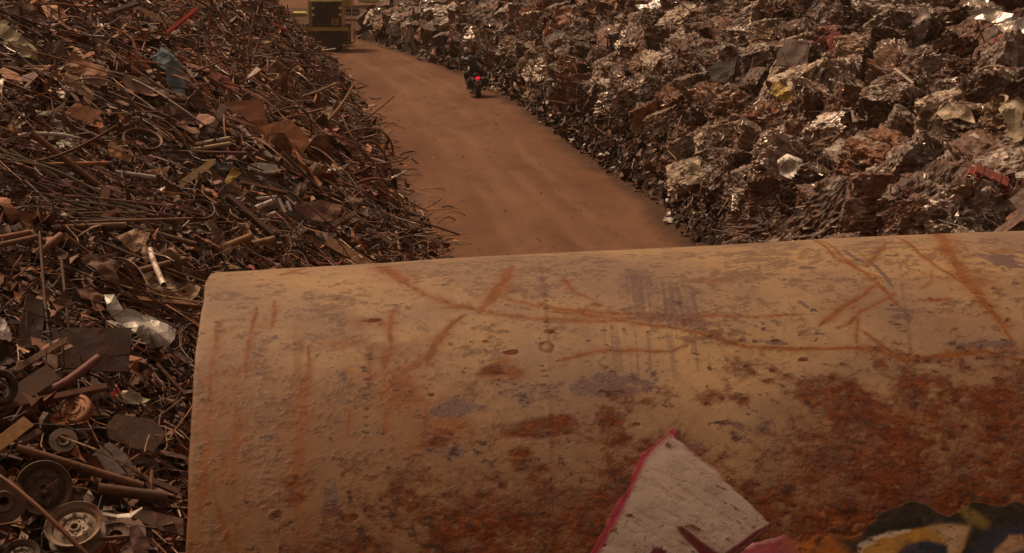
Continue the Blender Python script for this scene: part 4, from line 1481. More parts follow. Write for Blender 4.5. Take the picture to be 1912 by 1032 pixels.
# plates and panels
plate('metal_plate', 'square grey-brown steel plate with a slit and punched holes', 'plate', [(98, 612), (246, 612), (240, 694), (172, 692), (104, 684)], (.135, .092, .076, .1), 'the square holed plate', .02, .012, 1.6)
plate('metal_plate', 'dark brown rectangular plate lying below the holed plate', 'plate', [(215, 775), (285, 785), (310, 812), (280, 852), (203, 820), (198, 795)], (.105, .060, .042, .1), 'the dark brown plate', .02, .015, 1.0)
plate('metal_plate', 'grey flat plate lying under the dark brown plate', 'plate', [(170, 850), (204, 824), (236, 848), (250, 872), (240, 886), (172, 884)], (.19, .15, .13, .1), 'the small grey plate', .02, .015, 1.1)
plate('metal_plate', 'bright orange rust plate with a notch near the road', 'plate', [(474, 238), (540, 223), (577, 258), (560, 302), (540, 290), (535, 254), (500, 262)], (.42, .165, .06, .05), 'the notched orange plate', .015, .02, 1.3, mat=P_, lift=.34)
plate('metal_plate', 'dark orange plate behind the notched orange plate', 'plate', [(418, 190), (490, 184), (502, 240), (470, 252), (440, 224)], (.27, .095, .04, .05), 'the dark orange plate', .015, .02, 1.2, mat=P_, lift=.34)
plate('metal_plate', 'crumpled tan-orange torn plate under the red beam', 'plate', [(112, 128), (135, 97), (160, 110), (195, 122), (206, 160), (180, 166), (140, 152)], (.36, .17, .085, .05), 'the crumpled orange plate', .012, .10, 1.2, mat=P_, lift=.34)
plate('metal_plate', 'flat orange plate with a sharp right corner', 'plate', [(116, 214), (140, 193), (191, 208), (170, 232), (150, 226)], (.40, .18, .08, .05), 'the flat orange plate', .012, .03, 1.2, mat=P_, lift=.34)
plate('sheet_metal', 'torn blue-grey sheet hanging down the heap', 'sheet', [(283, 108), (300, 90), (322, 102), (340, 130), (343, 158), (352, 190), (335, 186), (312, 162), (308, 135), (288, 120)], (.13, .19, .235, .1), 'the blue-grey sheet', .01, .12, 1.1, mat=P_, lift=.4)
plate('sheet_metal', 'long olive cream car panel at the left picture edge', 'car panel', [(-8, 34), (20, 52), (58, 84), (70, 96), (66, 114), (40, 108), (-8, 72)], (.38, .33, .19, .1), 'the olive cream panel', .012, .06, 1.1, mat=P_)
plate('sheet_metal', 'folded white aluminium panel with a bright bent corner', 'panel', [(196, 546), (212, 552), (228, 580), (268, 584), (328, 615), (325, 634), (305, 660), (285, 646), (250, 626), (225, 604), (200, 580)], (.60, .56, .50, .45), 'the white crumpled panel', .012, .13, 1.2, mat=P_)
plate('sheet_metal', 'white flange strip folded over the white crumpled panel', 'panel', [(262, 600), (272, 586), (330, 616), (324, 626)], (.68, .64, .58, .4), None, .02, .05, 1.3, lift=.26, mat=P_)
plate('sheet_metal', 'small white pointed scrap above the square holed plate', 'panel', [(198, 600), (206, 596), (230, 606), (222, 612)], WHT_, None, .015, .08, 1.3, lift=.24, mat=P_)
plate('sheet_metal', 'crumpled whitish sheet below the square holed plate', 'sheet', [(214, 742), (230, 730), (262, 736), (282, 746), (262, 756), (240, 752)], CRM, 'the whitish crumpled sheet', .01, .12, 1.0, mat=P_)
plate('metal_plate', 'small bright red tag beside the whitish crumpled sheet', 'plate', [(204, 736), (220, 722), (226, 730), (212, 744)], RED, None, .015, .03, 1.0, mat=P_)
plate('metal_plate', 'orange wedge-shaped plate below the flat orange plate', 'plate', [(200, 272), (208, 262), (244, 296), (238, 302), (205, 294)], (.38, .19, .08, .05), 'the orange wedge plate', .012, .05, 1.2, mat=P_, lift=.34)
plate('metal_plate', 'bent brown torn plate right of the orange wedge plate', 'plate', [(270, 318), (318, 310), (310, 326), (285, 326)], (.33, .16, .075, .05), None, .012, .06, 1.1)
plate('sheet_metal', 'small yellow bent plate beside a dark blue piece', 'plate', [(418, 340), (430, 318), (440, 312), (452, 322), (440, 332), (424, 346)], YLW, 'the yellow plate', .012, .08, 1.2, mat=P_)
plate('sheet_metal', 'dark blue plate scrap above the yellow plate', 'plate', [(398, 308), (418, 300), (434, 310), (425, 320), (404, 316)], (.035, .05, .065, .1), None, .012, .05, 1.2, mat=P_)
plate('metal_plate', 'tall brown torn plate beside the stub pipes', 'plate', [(388, 412), (400, 410), (424, 455), (438, 462), (420, 482), (405, 466)], (.20, .10, .06, .1), None, .012, .05, 1.2)
plate('metal_plate', 'maroon striped crumpled panel below the white canisters', 'panel', [(546, 388), (600, 372), (640, 382), (630, 408), (600, 418), (560, 404)], (.22, .10, .075, .1), 'the maroon striped panel', .012, .07, 1.0)
plate('metal_plate', 'cream wedge scrap lying right of the maroon panel', 'plate', [(636, 378), (650, 365), (674, 376), (655, 382)], CRM, None, .02, .04, 1.0, mat=P_)
plate('metal_plate', 'grey-brown upright plate at the heap foot by the road', 'plate', [(682, 392), (708, 386), (714, 410), (690, 414)], (.20, .15, .13, .15), 'the upright grey plate', .02, .03, 1.5)
plate('metal_plate', 'dark red plate lying near the heap foot', 'plate', [(574, 278), (615, 272), (620, 296), (590, 300)], (.19, .085, .06, .1), None, .012, .05, 1.1)
plate('sheet_metal', 'light green strip of sheet up the left heap', 'sheet', [(468, 120), (484, 126), (514, 146), (510, 152), (486, 138)], (.33, .36, .26, .1), 'the light green sheet', .01, .06, 1.2, mat=P_)
plate('sheet_metal', 'bright orange-red crumpled scrap high on the left heap', 'scrap', [(393, 58), (404, 50), (412, 56), (408, 64), (396, 64)], (.50, .10, .05, .05), 'the orange-red scrap', .01, .12, 1.2, mat=P_)
plate('metal_plate', 'dark brown plate leaning beside the crumpled orange plate', 'plate', [(85, 80), (112, 75), (128, 100), (118, 118), (92, 105)], (.13, .08, .065, .1), None, .012, .05, 1.3)
plate('metal_plate', 'large dark brown sheet in the top left corner', 'sheet', [(0, 5), (60, 8), (72, 40), (40, 52), (0, 30)], (.14, .065, .042, .1), None, .012, .06, 1.2)
plate('metal_plate', 'twisted orange-brown torn strip left of the standing rods', 'strip', [(16, 574), (30, 556), (42, 524), (52, 530), (44, 560), (30, 580)], (.27, .115, .055, .05), 'the twisted strip', .015, .14, 1.2)
plate('sheet_metal', 'white dented box side at the left edge above the channel', 'panel', [(-6, 588), (10, 596), (22, 632), (14, 646), (-6, 642)], WHT_, 'the white dented side', .012, .06, 1.3, mat=P_)
plate('metal_plate', 'dark grey plate standing behind the standing rods', 'plate', [(48, 552), (80, 560), (82, 600), (74, 652), (42, 655), (34, 620)], (.10, .065, .05, .1), None, .015, .03, 1.5)
plate('metal_plate', 'wide brown plank-like plate beside the tank foot', 'plate', [(246, 966), (262, 950), (342, 968), (342, 1000), (300, 990)], (.13, .078, .045, .1), None, .02, .02, 1.0)
plate('metal_plate', 'pale maroon corner plate at the bottom beside the round lid', 'plate', [(240, 985), (256, 980), (290, 1035), (250, 1040)], (.24, .13, .105, .1), None, .015, .03, 1.2)
plate('sheet_metal', 'brown crumpled panel above the timber plank', 'panel', [(540, 350), (575, 335), (570, 358), (552, 368)], BRN, None, .012, .08, 1.1)
plate('metal_plate', 'dark rusty sheet behind the spring strut', 'sheet', [(140, 540), (170, 538), (196, 556), (186, 566), (150, 558)], (.22, .10, .055, .1), None, .012, .08, 1.2)

# white boxes and canisters
plate('sheet_metal', 'dented white rectangular box lid on the left heap', 'box lid', [(484, 302), (517, 308), (513, 328), (483, 320)], WHT_, 'the white box lid', .10, .02, 1.4, mat=P_)
plate('sheet_metal', 'short white box end beside the white box lid', 'box lid', [(464, 306), (480, 303), (480, 318), (466, 316)], CRM, None, .08, .03, 1.4, mat=P_)
for k, (x0, y0, x1, y1, w, lb) in enumerate(((478, 372, 516, 368, 8, 'thin shiny canister on top of the white canisters'), (476, 390, 512, 376, 13, 'fat shiny silver canister lying among the white canisters'), (520, 372, 532, 398, 9, 'upright shiny canister leaning at the right of its cluster'), (536, 376, 543, 394, 8, 'rightmost short upright silver canister of the cluster'), (496, 405, 514, 398, 9, 'small silver canister lowest of the cluster'))):
    long_piece('metal_canister', lb, 'canister', [(x0, y0), (x1, y1)], w, (.60, .55, .50, .85), 'pipe', 'the white canisters' if k == 1 else None, mat=P_, lift=.2)

# long pieces: pipes, beams, bars, planks
LP = [
    ('red_beam', 'bright red steel bar leaning across the upper left heap', 'beam', [(246, 113), (368, 16)], 8, (.48, .04, .03, .1), 'box', 'the red beam', P_),
    ('red_beam', 'thin bright red bar running behind the red beam', 'beam', [(306, -4), (376, 36)], 6, (.45, .04, .03, .1), 'box', None, P_),
    ('red_beam', 'short red foot piece at the low end of the red beam', 'beam', [(243, 108), (276, 128)], 5, (.30, .04, .035, .1), 'box', None, P_),
    ('red_beam', 'short red tube end near the leaning brown post', 'tube', [(480, 36), (534, 56)], 8, (.44, .06, .045, .1), 'pipe', 'the short red tube', P_),
    ('steel_post', 'thick red-brown post leaning out of the top of the heap', 'post', [(478, -12), (494, 38)], 15, (.20, .095, .07, .1), 'pipe', 'the leaning brown post', None),
    ('steel_bar', 'long grey-brown flat bar above the crumpled orange plate', 'bar', [(124, 50), (256, 6)], 9, (.19, .14, .12, .15), 'box', 'the grey-brown bar', None),
    ('wood_plank', 'yellow-brown timber beam crossing behind the red beam', 'plank', [(236, 12), (330, 52)], 22, (.24, .12, .055, 0), 'plank', None, P_),
    ('wood_plank', 'tan plank end at the top beside the red beam', 'plank', [(340, 2), (392, 12)], 14, (.30, .17, .08, 0), 'plank', None, P_),
    ('timber_stick', 'splintered brown timber stick poking out over the road', 'timber', [(548, 300), (580, 262), (634, 200), (661, 157)], 9, (.24, .115, .055, 0), 'taper', 'the timber stick', P_),
    ('timber_stick', 'brown stick crossing under the timber stick', 'timber', [(528, 308), (556, 292), (590, 252)], 5, (.20, .10, .055, 0), 'taper', None, P_),
    ('steel_post', 'short grey-brown post jutting up beside the dark orange plate', 'post', [(374, 274), (418, 200)], 17, (.20, .145, .125, .15), 'box', 'the grey post', None),
    ('pale_strip', 'long white curled strip at the left edge above the wire bundle', 'strip', [(18, 258), (60, 250), (110, 251), (152, 259)], 10, (.72, .65, .60, .1), 'taper', 'the white curled strip', P_),
    ('steel_pipe', 'long brown pipe lying level across the middle of the left heap', 'pipe', [(95, 426), (235, 420)], 12, (.22, .125, .075, .1), 'pipe', 'the long level pipe', None),
    ('steel_pipe', 'long pale rod pipe just above the long level pipe', 'pipe', [(-5, 414), (150, 414), (360, 408)], 6, (.24, .125, .07, .1), 'rod', None, None),
    ('steel_pipe', 'brown pipe sloping down right of the long level pipe', 'pipe', [(250, 424), (365, 456)], 10, (.25, .14, .085, .1), 'pipe', None, None),
    ('steel_pipe', 'short open-ended brass coloured stub pipe with a dark mouth', 'pipe', [(405, 466), (470, 440)], 13, (.36, .20, .085, .1), 'pipe', 'the stub pipes', None),
    ('steel_pipe', 'short tan stub pipe at the right of the open-ended one', 'pipe', [(470, 456), (512, 446)], 13, (.34, .19, .09, .1), 'pipe', None, None),
    ('steel_pipe', 'short fat rusty pipe with open lower end below the long level pipe', 'pipe', [(64, 478), (115, 440)], 17, (.24, .10, .05, .05), 'pipe', 'the fat rusty pipe', None),
    ('steel_pipe', 'orange rusted pipe entering from the left edge', 'pipe', [(-6, 446), (56, 434)], 12, (.27, .10, .05, .05), 'pipe', None, None),
    ('steel_pipe', 'tan brown pipe below the orange rusted one at the left edge', 'pipe', [(-6, 458), (70, 442)], 10, (.21, .115, .06, .05), 'pipe', None, None),
    ('steel_bar', 'rust red flat post standing below the wire bundle', 'bar', [(184, 404), (200, 348)], 15, (.22, .10, .06, .05), 'angle', 'the rust red post', None),
    ('steel_bar', 'short rust bar leaning on the rust red post', 'bar', [(188, 408), (222, 394)], 11, (.24, .10, .055, .05), 'box', None, None),
    ('wood_plank', 'pale tan plank sloping up to the yellow plate', 'plank', [(306, 366), (400, 300)], 13, (.38, .24, .12, 0), 'plank', 'the pale tan plank', P_),
    ('wood_plank', 'wide weathered tan board near the tank top edge', 'plank', [(610, 450), (690, 496)], 24, (.32, .18, .095, 0), 'plank', 'the weathered board', P_),
    ('steel_pipe', 'cream pipe topmost of the pale bundle', 'pipe', [(352, 272), (428, 258)], 8, CRM, 'pipe', 'the cream pipe bundle', P_),
    ('steel_pipe', 'yellowish pipe lowest of the pale bundle', 'pipe', [(356, 280), (430, 268)], 8, (.46, .36, .20, .1), 'pipe', None, P_),
    ('steel_pipe', 'white pipe lying right of the steel ring', 'pipe', [(216, 322), (290, 332)], 10, (.50, .42, .36, .1), 'pipe', 'the white pipe', P_),
    ('steel_tube', 'thick maroon tube ending in front of the holed plate', 'tube', [(60, 742), (120, 715), (184, 668)], 17, (.20, .065, .05, .05), 'pipe', 'the maroon tube', P_),
    ('steel_channel', 'tan channel section sloping up left of the maroon tube', 'channel', [(10, 700), (122, 634)], 12, (.24, .145, .085, .1), 'channel', 'the tan channel', None),
    ('steel_beam', 'wide dark brown beam under the maroon tube', 'beam', [(20, 745), (100, 694)], 38, (.14, .078, .05, .1), 'beam', None, None),
    ('steel_bar', 'long rust brown bar above the orange brake drum', 'bar', [(-6, 764), (198, 722)], 13, (.20, .085, .055, .1), 'box', 'the rust brown bar', None),
    ('timber_post', 'golden sawn timber stub entering from the left edge', 'timber', [(-12, 836), (54, 786)], 25, (.36, .19, .065, 0), 'plank', 'the golden timber stub', P_),
    ('steel_pipe', 'long rusty pipe slanting across the lower left heap', 'pipe', [(30, 836), (266, 908)], 17, (.20, .095, .055, .1), 'pipe', 'the long slanting pipe', None),
    ('steel_pipe', 'thick dark pipe lying beside the tank below the slanting pipe', 'pipe', [(182, 912), (310, 928)], 22, (.13, .07, .04, .1), 'pipe', 'the thick dark pipe', None),
    ('steel_rod', 'short upright rod in front of the thick dark pipe', 'rod', [(280, 936), (284, 878)], 7, (.20, .105, .06, .1), 'rod', None, None),
    ('steel_bar', 'rusty bar running down to the tank rim', 'bar', [(292, 680), (346, 738)], 8, (.23, .10, .06, .1), 'box', None, None),
    ('steel_bar', 'short tan bar under the white crumpled panel', 'bar', [(262, 710), (282, 682)], 7, (.26, .17, .11, .1), 'box', None, None),
    ('steel_bar', 'thin maroon bar lying across the round lid', 'bar', [(148, 1010), (240, 1002)], 9, (.20, .075, .055, .1), 'rod', None, None),
    ('steel_bar', 'maroon bar below the orange brake drum at the left', 'bar', [(30, 832), (74, 806)], 13, (.15, .075, .06, .1), 'box', None, None),
    ('steel_bar', 'dark channel lying beside the tank low down', 'bar', [(252, 882), (335, 918)], 12, (.12, .066, .042, .1), 'channel', None, None),
    ('steel_rod', 'taller left one of two thin rods standing before the plate', 'rod', [(74, 432), (84, 560), (96, 672)], 6, (.15, .098, .075, .2), 'rod', 'the standing rods', None),
    ('steel_rod', 'right one of two thin rods standing before the plate', 'rod', [(115, 486), (124, 570), (138, 686)], 6, (.17, .112, .085, .2), 'rod', None, None),
    ('steel_rod', 'bright bare rod slanting below the wire bundle', 'rod', [(46, 336), (64, 352), (98, 384), (146, 412)], 3.5, (.55, .48, .44, .5), 'rod', 'the bright rod', None),
    ('steel_rod', 'pale rod slanting down below the long level pipe', 'rod', [(50, 428), (124, 474)], 5, (.36, .25, .20, .3), 'rod', None, None),
    ('steel_bar', 'dark brown bar sloping under the white canisters', 'bar', [(424, 366), (510, 440)], 13, (.14, .078, .052, .1), 'box', 'the dark sloping bar', None),
    ('steel_bar', 'brown angle bar lying in front of the maroon striped panel', 'bar', [(610, 424), (664, 396)], 9, (.23, .13, .085, .1), 'angle', None, None),
    ('steel_rod', 'brown rod reaching from the heap foot over the road', 'rod', [(730, 408), (790, 416), (858, 438)], 4, (.12, .048, .032, .1), 'rod', 'the rod reaching over the road', None),
    ('steel_rod', 'pale hoop of wire standing above the tank edge', 'wire', [(534, 500), (530, 480), (545, 468), (565, 474), (578, 500)], 3, (.34, .24, .17, .2), 'rod', None, None),
    ('steel_bar', 'orange splintered bar beside the blue-grey sheet', 'bar', [(330, 114), (392, 188)], 8, (.30, .14, .06, .05), 'taper', None, P_),
    ('steel_bar', 'brown bar running below the white box lid', 'bar', [(448, 340), (536, 360)], 7, (.25, .125, .075, .1), 'box', None, None),
    ('steel_bar', 'brown bar at the road edge of the upper left heap', 'bar', [(580, 72), (616, 118)], 9, (.20, .10, .065, .1), 'channel', 'the bar by the loader', None),
    ('steel_pipe', 'level brown pipe running right from the cream pipe bundle', 'pipe', [(300, 282), (460, 286)], 6, (.21, .12, .08, .1), 'pipe', None, None),
    ('steel_bar', 'brown bent bar along the foot of the left heap', 'bar', [(690, 426), (730, 454)], 8, (.22, .12, .08, .1), 'angle', None, None),
]
for (nm, lb, ct, pix, w, colr, kind, short, mt) in LP:
    long_piece(nm, lb, ct, pix, w, colr, kind, short, mat=mt, lift=.24)

# the coil-over strut
p, n = hero_frame(258, 505, lift=.2)
a, b = on_plane(172, 528, p, n), on_plane(345, 484, p, n)
ax_ = Vector(b - a)
ln = ax_.length
o = empty('spring_strut', a)
o.rotation_euler = Vector((0, 0, 1)).rotation_difference(ax_.normalized()).to_euler()
r0 = 9 * ((p - CAMP) @ FWD) / FPX
MB().tube([(0, 0, 0), (0, 0, ln * .45), (0, 0, ln * .46), (0, 0, ln)], [r0 * .9, r0 * .9, r0 * .75, r0 * .7], 16).build('strut_body', M_SCRAP, o, True, (.24, .125, .075, .1))
MB().tube([(r0 * 1.75 * math.cos(t), r0 * 1.75 * math.sin(t), ln * (.10 + .30 * t / (2 * PI * 6))) for t in np.linspace(0, 2 * PI * 6, 100)], r0 * .30, 7).build('coil_spring', M_SCRAP, o, True, (.20, .10, .06, .1))
MB().lathe([(r0 * .8, ln * .84), (r0 * 3.0, ln * .85), (r0 * 3.2, ln * .87), (r0 * 3.0, ln * .88), (r0 * .8, ln * .89)], 24).build('spring_plate', M_SCRAP, o, True, (.16, .08, .05, .1))
MB().lathe([(r0 * .8, ln * .06), (r0 * 2.1, ln * .07), (r0 * 2.1, ln * .085), (r0 * .8, ln * .09)], 20).build('spring_seat', M_SCRAP, o, True, (.18, .09, .055, .1))
finish(o, 'rusty shock absorber strut with its coil spring lying near the tank', 'strut', 'the spring strut', 258, 505)

# thin wire bundle sweeping out from the left edge
rb = random.Random(3)
for k in range(30):
    y0 = 262 + k * 5.2 + rb.uniform(-4, 4)
    x1 = rb.uniform(120, 330)
    sl = rb.uniform(.18, .55)
    y1 = y0 + sl * x1
    if y1 > 425:
        y1 = 425 - rb.uniform(0, 40)
    mid = (x1 * .5, (y0 + y1) / 2 - rb.uniform(-6, 22))
    o = long_piece('steel_rod', None, 'wire', [(-8, y0), mid, (x1, y1)], rb.uniform(2.4, 4.2), tuple(v * rb.uniform(.7, 1.35) for v in (.19, .13, .098)) + (.2,), 'rod', None, lift=.10 + rb.uniform(0, .18))
    left_things.append((o, 'thin', 'wire', 'thin wires fanning out from the left edge'))
LANDMARKS.append(('the wire bundle', 90, 330, 'L'))

# ------------------------------------------------------------------ the left heap: countable rods, pipes, plates and bars
rgl = np.random.default_rng(77)


def rand_path(L, bend, k=7, rr=random):
    b1, b2, b3 = rr.gauss(0, bend), rr.gauss(0, bend), rr.gauss(0, bend * .5)
    return [(L * (i / k - .5), L * (b2 * ((i / k - .5) ** 2 - .08) + b3 * (i / k - .5) ** 3 * 2), L * b1 * ((i / k - .5) ** 2 - .08)) for i in range(k + 1)]


ROD = [MB().tube(rand_path(1, .25), .0075, 6).mesh('steel_rod', True) for _ in range(12)]
PIPE = [MB().tube(rand_path(1, .05, 4), .026 + .004 * k, 12, hollow=.006).mesh('steel_pipe', True) for k in range(6)]
PLATE = []
for k in range(14):
    nv = random.randint(4, 7)
    pl = []
    for i in range(nv):
        a = 2 * PI * i / nv + random.uniform(-.3, .3)
        rr_ = random.uniform(.32, .6)
        pl.append(Vector((rr_ * math.cos(a), rr_ * random.uniform(.55, 1) * math.sin(a), 0)))
    bm = sheet_bm(pl, (0, 0, 1), .012, .05 + .03 * (k % 4), 40 + k)
    me = bpy.data.meshes.new('metal_plate')
    bm.to_mesh(me)
    bm.free()
    PLATE.append(me)
ANG = []
for k in range(6):
    m = MB()
    w = .05 + .012 * k
    if k % 2:
        m.box((0, 0, 0), (1, w, .008), bevel=.001).box((0, -w / 2 - .003, -w / 2), (1, .008, w), bevel=.001)
    else:
        m.box((0, 0, 0), (1, w, .007), bevel=.001).box((0, -w / 2 - .003, -w * .3), (1, .007, w * .6), bevel=.001).box((0, w / 2 + .003, -w * .3), (1, .007, w * .6), bevel=.001)
    ANG.append(m.mesh('steel_angle'))
STRIP = []
for k in range(8):
    m = MB()
    pts = rand_path(1, 1.0, 9)
    V, F = [], []
    for i, q in enumerate(pts):
        t = (i / 9 - .5) * random.uniform(1.0, 1.4) * 1.2
        w = random.uniform(.03, .055)
        c_, s_ = math.cos(t), math.sin(t)
        for (yy, zz) in ((-w, .004), (w, .004), (w, -.004), (-w, -.004)):
            V.append((q[0], q[1] + yy * c_ - zz * s_, q[2] + yy * s_ + zz * c_))
    for i in range(9):
        for j in range(4):
            F.append((i * 4 + j, (i + 1) * 4 + j, (i + 1) * 4 + (j + 1) % 4, i * 4 + (j + 1) % 4))
    F += [(0, 1, 2, 3), (39, 38, 37, 36)]
    m.add(V, F)
    STRIP.append(m.mesh('metal_strip'))
for me in ROD + PIPE + PLATE + ANG + STRIP:
    me.materials.append(M_SCRAP)

L_LOOKS = [(22, 'dark brown', (.080, .036, .022)), (26, 'rust brown', (.19, .076, .038)), (16, 'orange rusted', (.34, .12, .04)), (11, 'grey-brown', (.19, .125, .095)), (8, 'pale tan', (.32, .20, .11)), (5, 'bare grey', (.34, .29, .25)), (3, 'whitish', (.50, .43, .36)), (2, 'reddish', (.24, .06, .045))]


def scatter(meshes, name, count, Lr, cat, group, dd=(0.0, 8), yr=(9.8, 60), ypow=1.6, flat=0.0, liftr=(.05, .3), sig=.5, scale_w=(1, 1), tiltn=.15, maxpx=None):
    P = surf_points(count * 6, h_left, LY, LX, -1, rgl, dd[0], dd[1], yr[0], yr[1], ypow, margin=0)
    n = normals(h_left, P)
    k = 0
    for p, nn in zip(P, n):
        if k >= count:
            break
        px, py, z = project(p)
        if px > 330 and py > 500 - (px - 400) * .05 - 20:
            continue
        fall = unit(np.array([nn[0], nn[1], -(nn[0] ** 2 + nn[1] ** 2) / nn[2]]))
        lat = np.cross(nn, fall)
        a = rgl.normal(0, sig) if rgl.uniform() < .75 else rgl.uniform(-1.6, 1.6)
        d = fall * math.cos(a) + lat * math.sin(a) + nn * rgl.normal(0, tiltn)
        d = unit(d)
        n2 = unit(nn + rgl.normal(0, flat, 3))
        y = unit(np.cross(n2, d))
        n2 = np.cross(d, y)
        M = Matrix(((d[0], y[0], n2[0]), (d[1], y[1], n2[1]), (d[2], y[2], n2[2])))
        o = bpy.data.objects.new(name, random.choice(meshes))
        COL.objects.link(o)
        L = rgl.uniform(*Lr)
        if not clear_of(np.array([p + nn * .2 + d * (L * q_) for q_ in (-.45, -.22, 0, .22, .45)]), 5).all():
            COL.objects.unlink(o)
            bpy.data.objects.remove(o)
            continue
        q = p + nn * rgl.uniform(*liftr)
        o.location = q
        o.rotation_euler = M.to_euler()
        far = max(1.0, p[1] / 26)
        wv = rgl.uniform(*scale_w) * far
        o.scale = (L, wv, wv)
        wts_ = [w[0] for w in L_LOOKS]
        lk = random.choices(L_LOOKS, wts_)[0]
        kk = 1.15 * math.exp(random.gauss(0, .2))
        o.color = (lk[2][0] * kk, lk[2][1] * kk, lk[2][2] * kk, .15 if lk[1] not in ('bare grey', 'whitish') else .4)
        o['category'] = cat
        o['group'] = group
        left_things.append((o, lk[1], cat, group))
        k += 1


scatter(ROD, 'steel_rod', 250, (.7, 2.6), 'rod', 'thin rods scattered over the left heap', scale_w=(.8, 1.8), sig=.45, liftr=(.12, .42))
scatter(PIPE, 'steel_pipe', 70, (.5, 1.9), 'pipe', 'old pipes scattered over the left heap', scale_w=(.6, 1.3), sig=.6, yr=(9.8, 45))
scatter(PLATE, 'metal_plate', 150, (.3, .85), 'plate', 'torn plates scattered over the left heap', scale_w=(.35, .8), flat=.6, sig=1.0, yr=(9.8, 45))
scatter(ANG, 'steel_angle', 60, (.5, 1.7), 'angle bar', 'angle bars scattered over the left heap', scale_w=(.7, 1.3), sig=.6, yr=(9.8, 45))
scatter(PLATE, 'metal_plate', 70, (.65, 1.25), 'plate', 'torn plates scattered over the left heap', scale_w=(.6, 1.0), flat=.55, sig=1.2, yr=(9.8, 45), ypow=1.2, liftr=(.15, .35))
BENT = [MB().tube(rand_path(1, 1.1, 12), .011, 7).mesh('bent_rod', True) for _ in range(8)]
for me in BENT:
    me.materials.append(M_SCRAP)
scatter(BENT, 'bent_rod', 80, (1.4, 3.4), 'bent rod', 'long bent rods scattered over the left heap', scale_w=(.9, 1.8), sig=.6, liftr=(.25, .5), yr=(9.8, 50), ypow=1.3)
scatter(STRIP, 'metal_strip', 110, (.4, 1.3), 'metal strip', 'twisted strips scattered over the left heap', scale_w=(.7, 1.4), flat=.5, sig=.7, yr=(9.8, 45))

# everything smaller: one mass of chips, wires and strips
lb2 = Batch()
LEFT_PAL = [(30, (.050, .024, .015), .1, .3), (30, (.135, .053, .028), .1, .35), (16, (.24, .088, .040), .08, .3), (9, (.34, .125, .04), .05, .25), (9, (.22, .16, .125), .3, .3), (7, (.40, .26, .155), .1, .25), (2.0, (.50, .45, .40), .4, .2), (.4, (.3, .05, .04), .1, .2)]


def notank(P):
    px = 956 + FPX * P[:, 0] / (P[:, 1] * FWD[1] + (P[:, 2] - CAMH) * FWD[2])
    return P


def grow(P):
    return np.clip(P[:, 1] / 22, .75, 2.6)


P = surf_points(23000, h_left, LY, LX, -1, rgl, -.1, 9, 8.0, 92, 1.55, margin=260)
P = P[clear_of(P + np.array([.1, 0, .15]), -1)]
P = P[rgl.uniform(0, 1, len(P)) < np.clip(P[:, 1] / 30, .72, 1)]
P = P[fbm(P[:, 0] * .8, P[:, 1] * .8, s=71, o=3) > np.where(P[:, 1] < 40, .34, .2)]
nn = normals(h_left, P)
m = len(P)
fall = unit(np.stack([nn[:, 0], nn[:, 1], -(nn[:, 0] ** 2 + nn[:, 1] ** 2) / nn[:, 2]], -1))
lat = np.cross(nn, fall)
a = rgl.normal(0, .6, m)
d = fall * np.cos(a)[:, None] + lat * np.sin(a)[:, None] + nn * rgl.normal(0, .18, (m, 1))
k1, k2 = int(m * .34), int(m * .62)
lb2.add(rods_batch(P[:k1] + nn[:k1] * rgl.uniform(-.02, .30, (k1, 1)), d[:k1], nn[:k1], rgl.uniform(.25, 1.5, k1) * np.clip(P[:k1, 1] / 30, .7, 1.6), rgl.uniform(.005, .014, k1) * grow(P[:k1]), rgl, bend=.45), palette(k1, LEFT_PAL, rgl))
mm = k2 - k1
L = rgl.uniform(.15, .7, mm) * np.clip(P[k1:k2, 1] / 30, .7, 1.6)
lb2.add(strips_batch(P[k1:k2] + nn[k1:k2] * rgl.uniform(-.02, .28, (mm, 1)), d[k1:k2], nn[k1:k2] + rgl.normal(0, .4, (mm, 3)), L, L * rgl.uniform(.04, .22, mm), rgl, bend=.7, twist=.7), palette(mm, LEFT_PAL, rgl))
mm = m - k2
lb2.add(chips_batch(P[k2:] + nn[k2:] * rgl.uniform(-.02, .22, (mm, 1)), unit(nn[k2:] + rgl.normal(0, .6, (mm, 3))), rgl.uniform(.08, .34, mm) * np.clip(P[k2:, 1] / 30, .7, 1.6), rgl, crumple=.2), palette(mm, LEFT_PAL, rgl))
# low litter bedded under the near pieces
P = surf_points(7500, h_left, LY, LX, -1, rgl, -.1, 7, 7.8, 24, 1.0, margin=200)
nn = normals(h_left, P)
m = len(P)
k1 = int(m * .55)
lb2.add(chips_batch(P[:k1] + nn[:k1] * rgl.uniform(-.10, .07, (k1, 1)), unit(nn[:k1] + rgl.normal(0, .4, (k1, 3))), rgl.uniform(.05, .24, k1), rgl, crumple=.25), palette(k1, LEFT_PAL, rgl))
mm = m - k1
lb2.add(rods_batch(P[k1:] + nn[k1:] * rgl.uniform(-.08, .10, (mm, 1)), rgl.normal(0, 1, (mm, 3)) * np.array([1, 1, .3]), nn[k1:], rgl.uniform(.15, .8, mm), rgl.uniform(.004, .010, mm), rgl, bend=.9), palette(mm, LEFT_PAL, rgl))
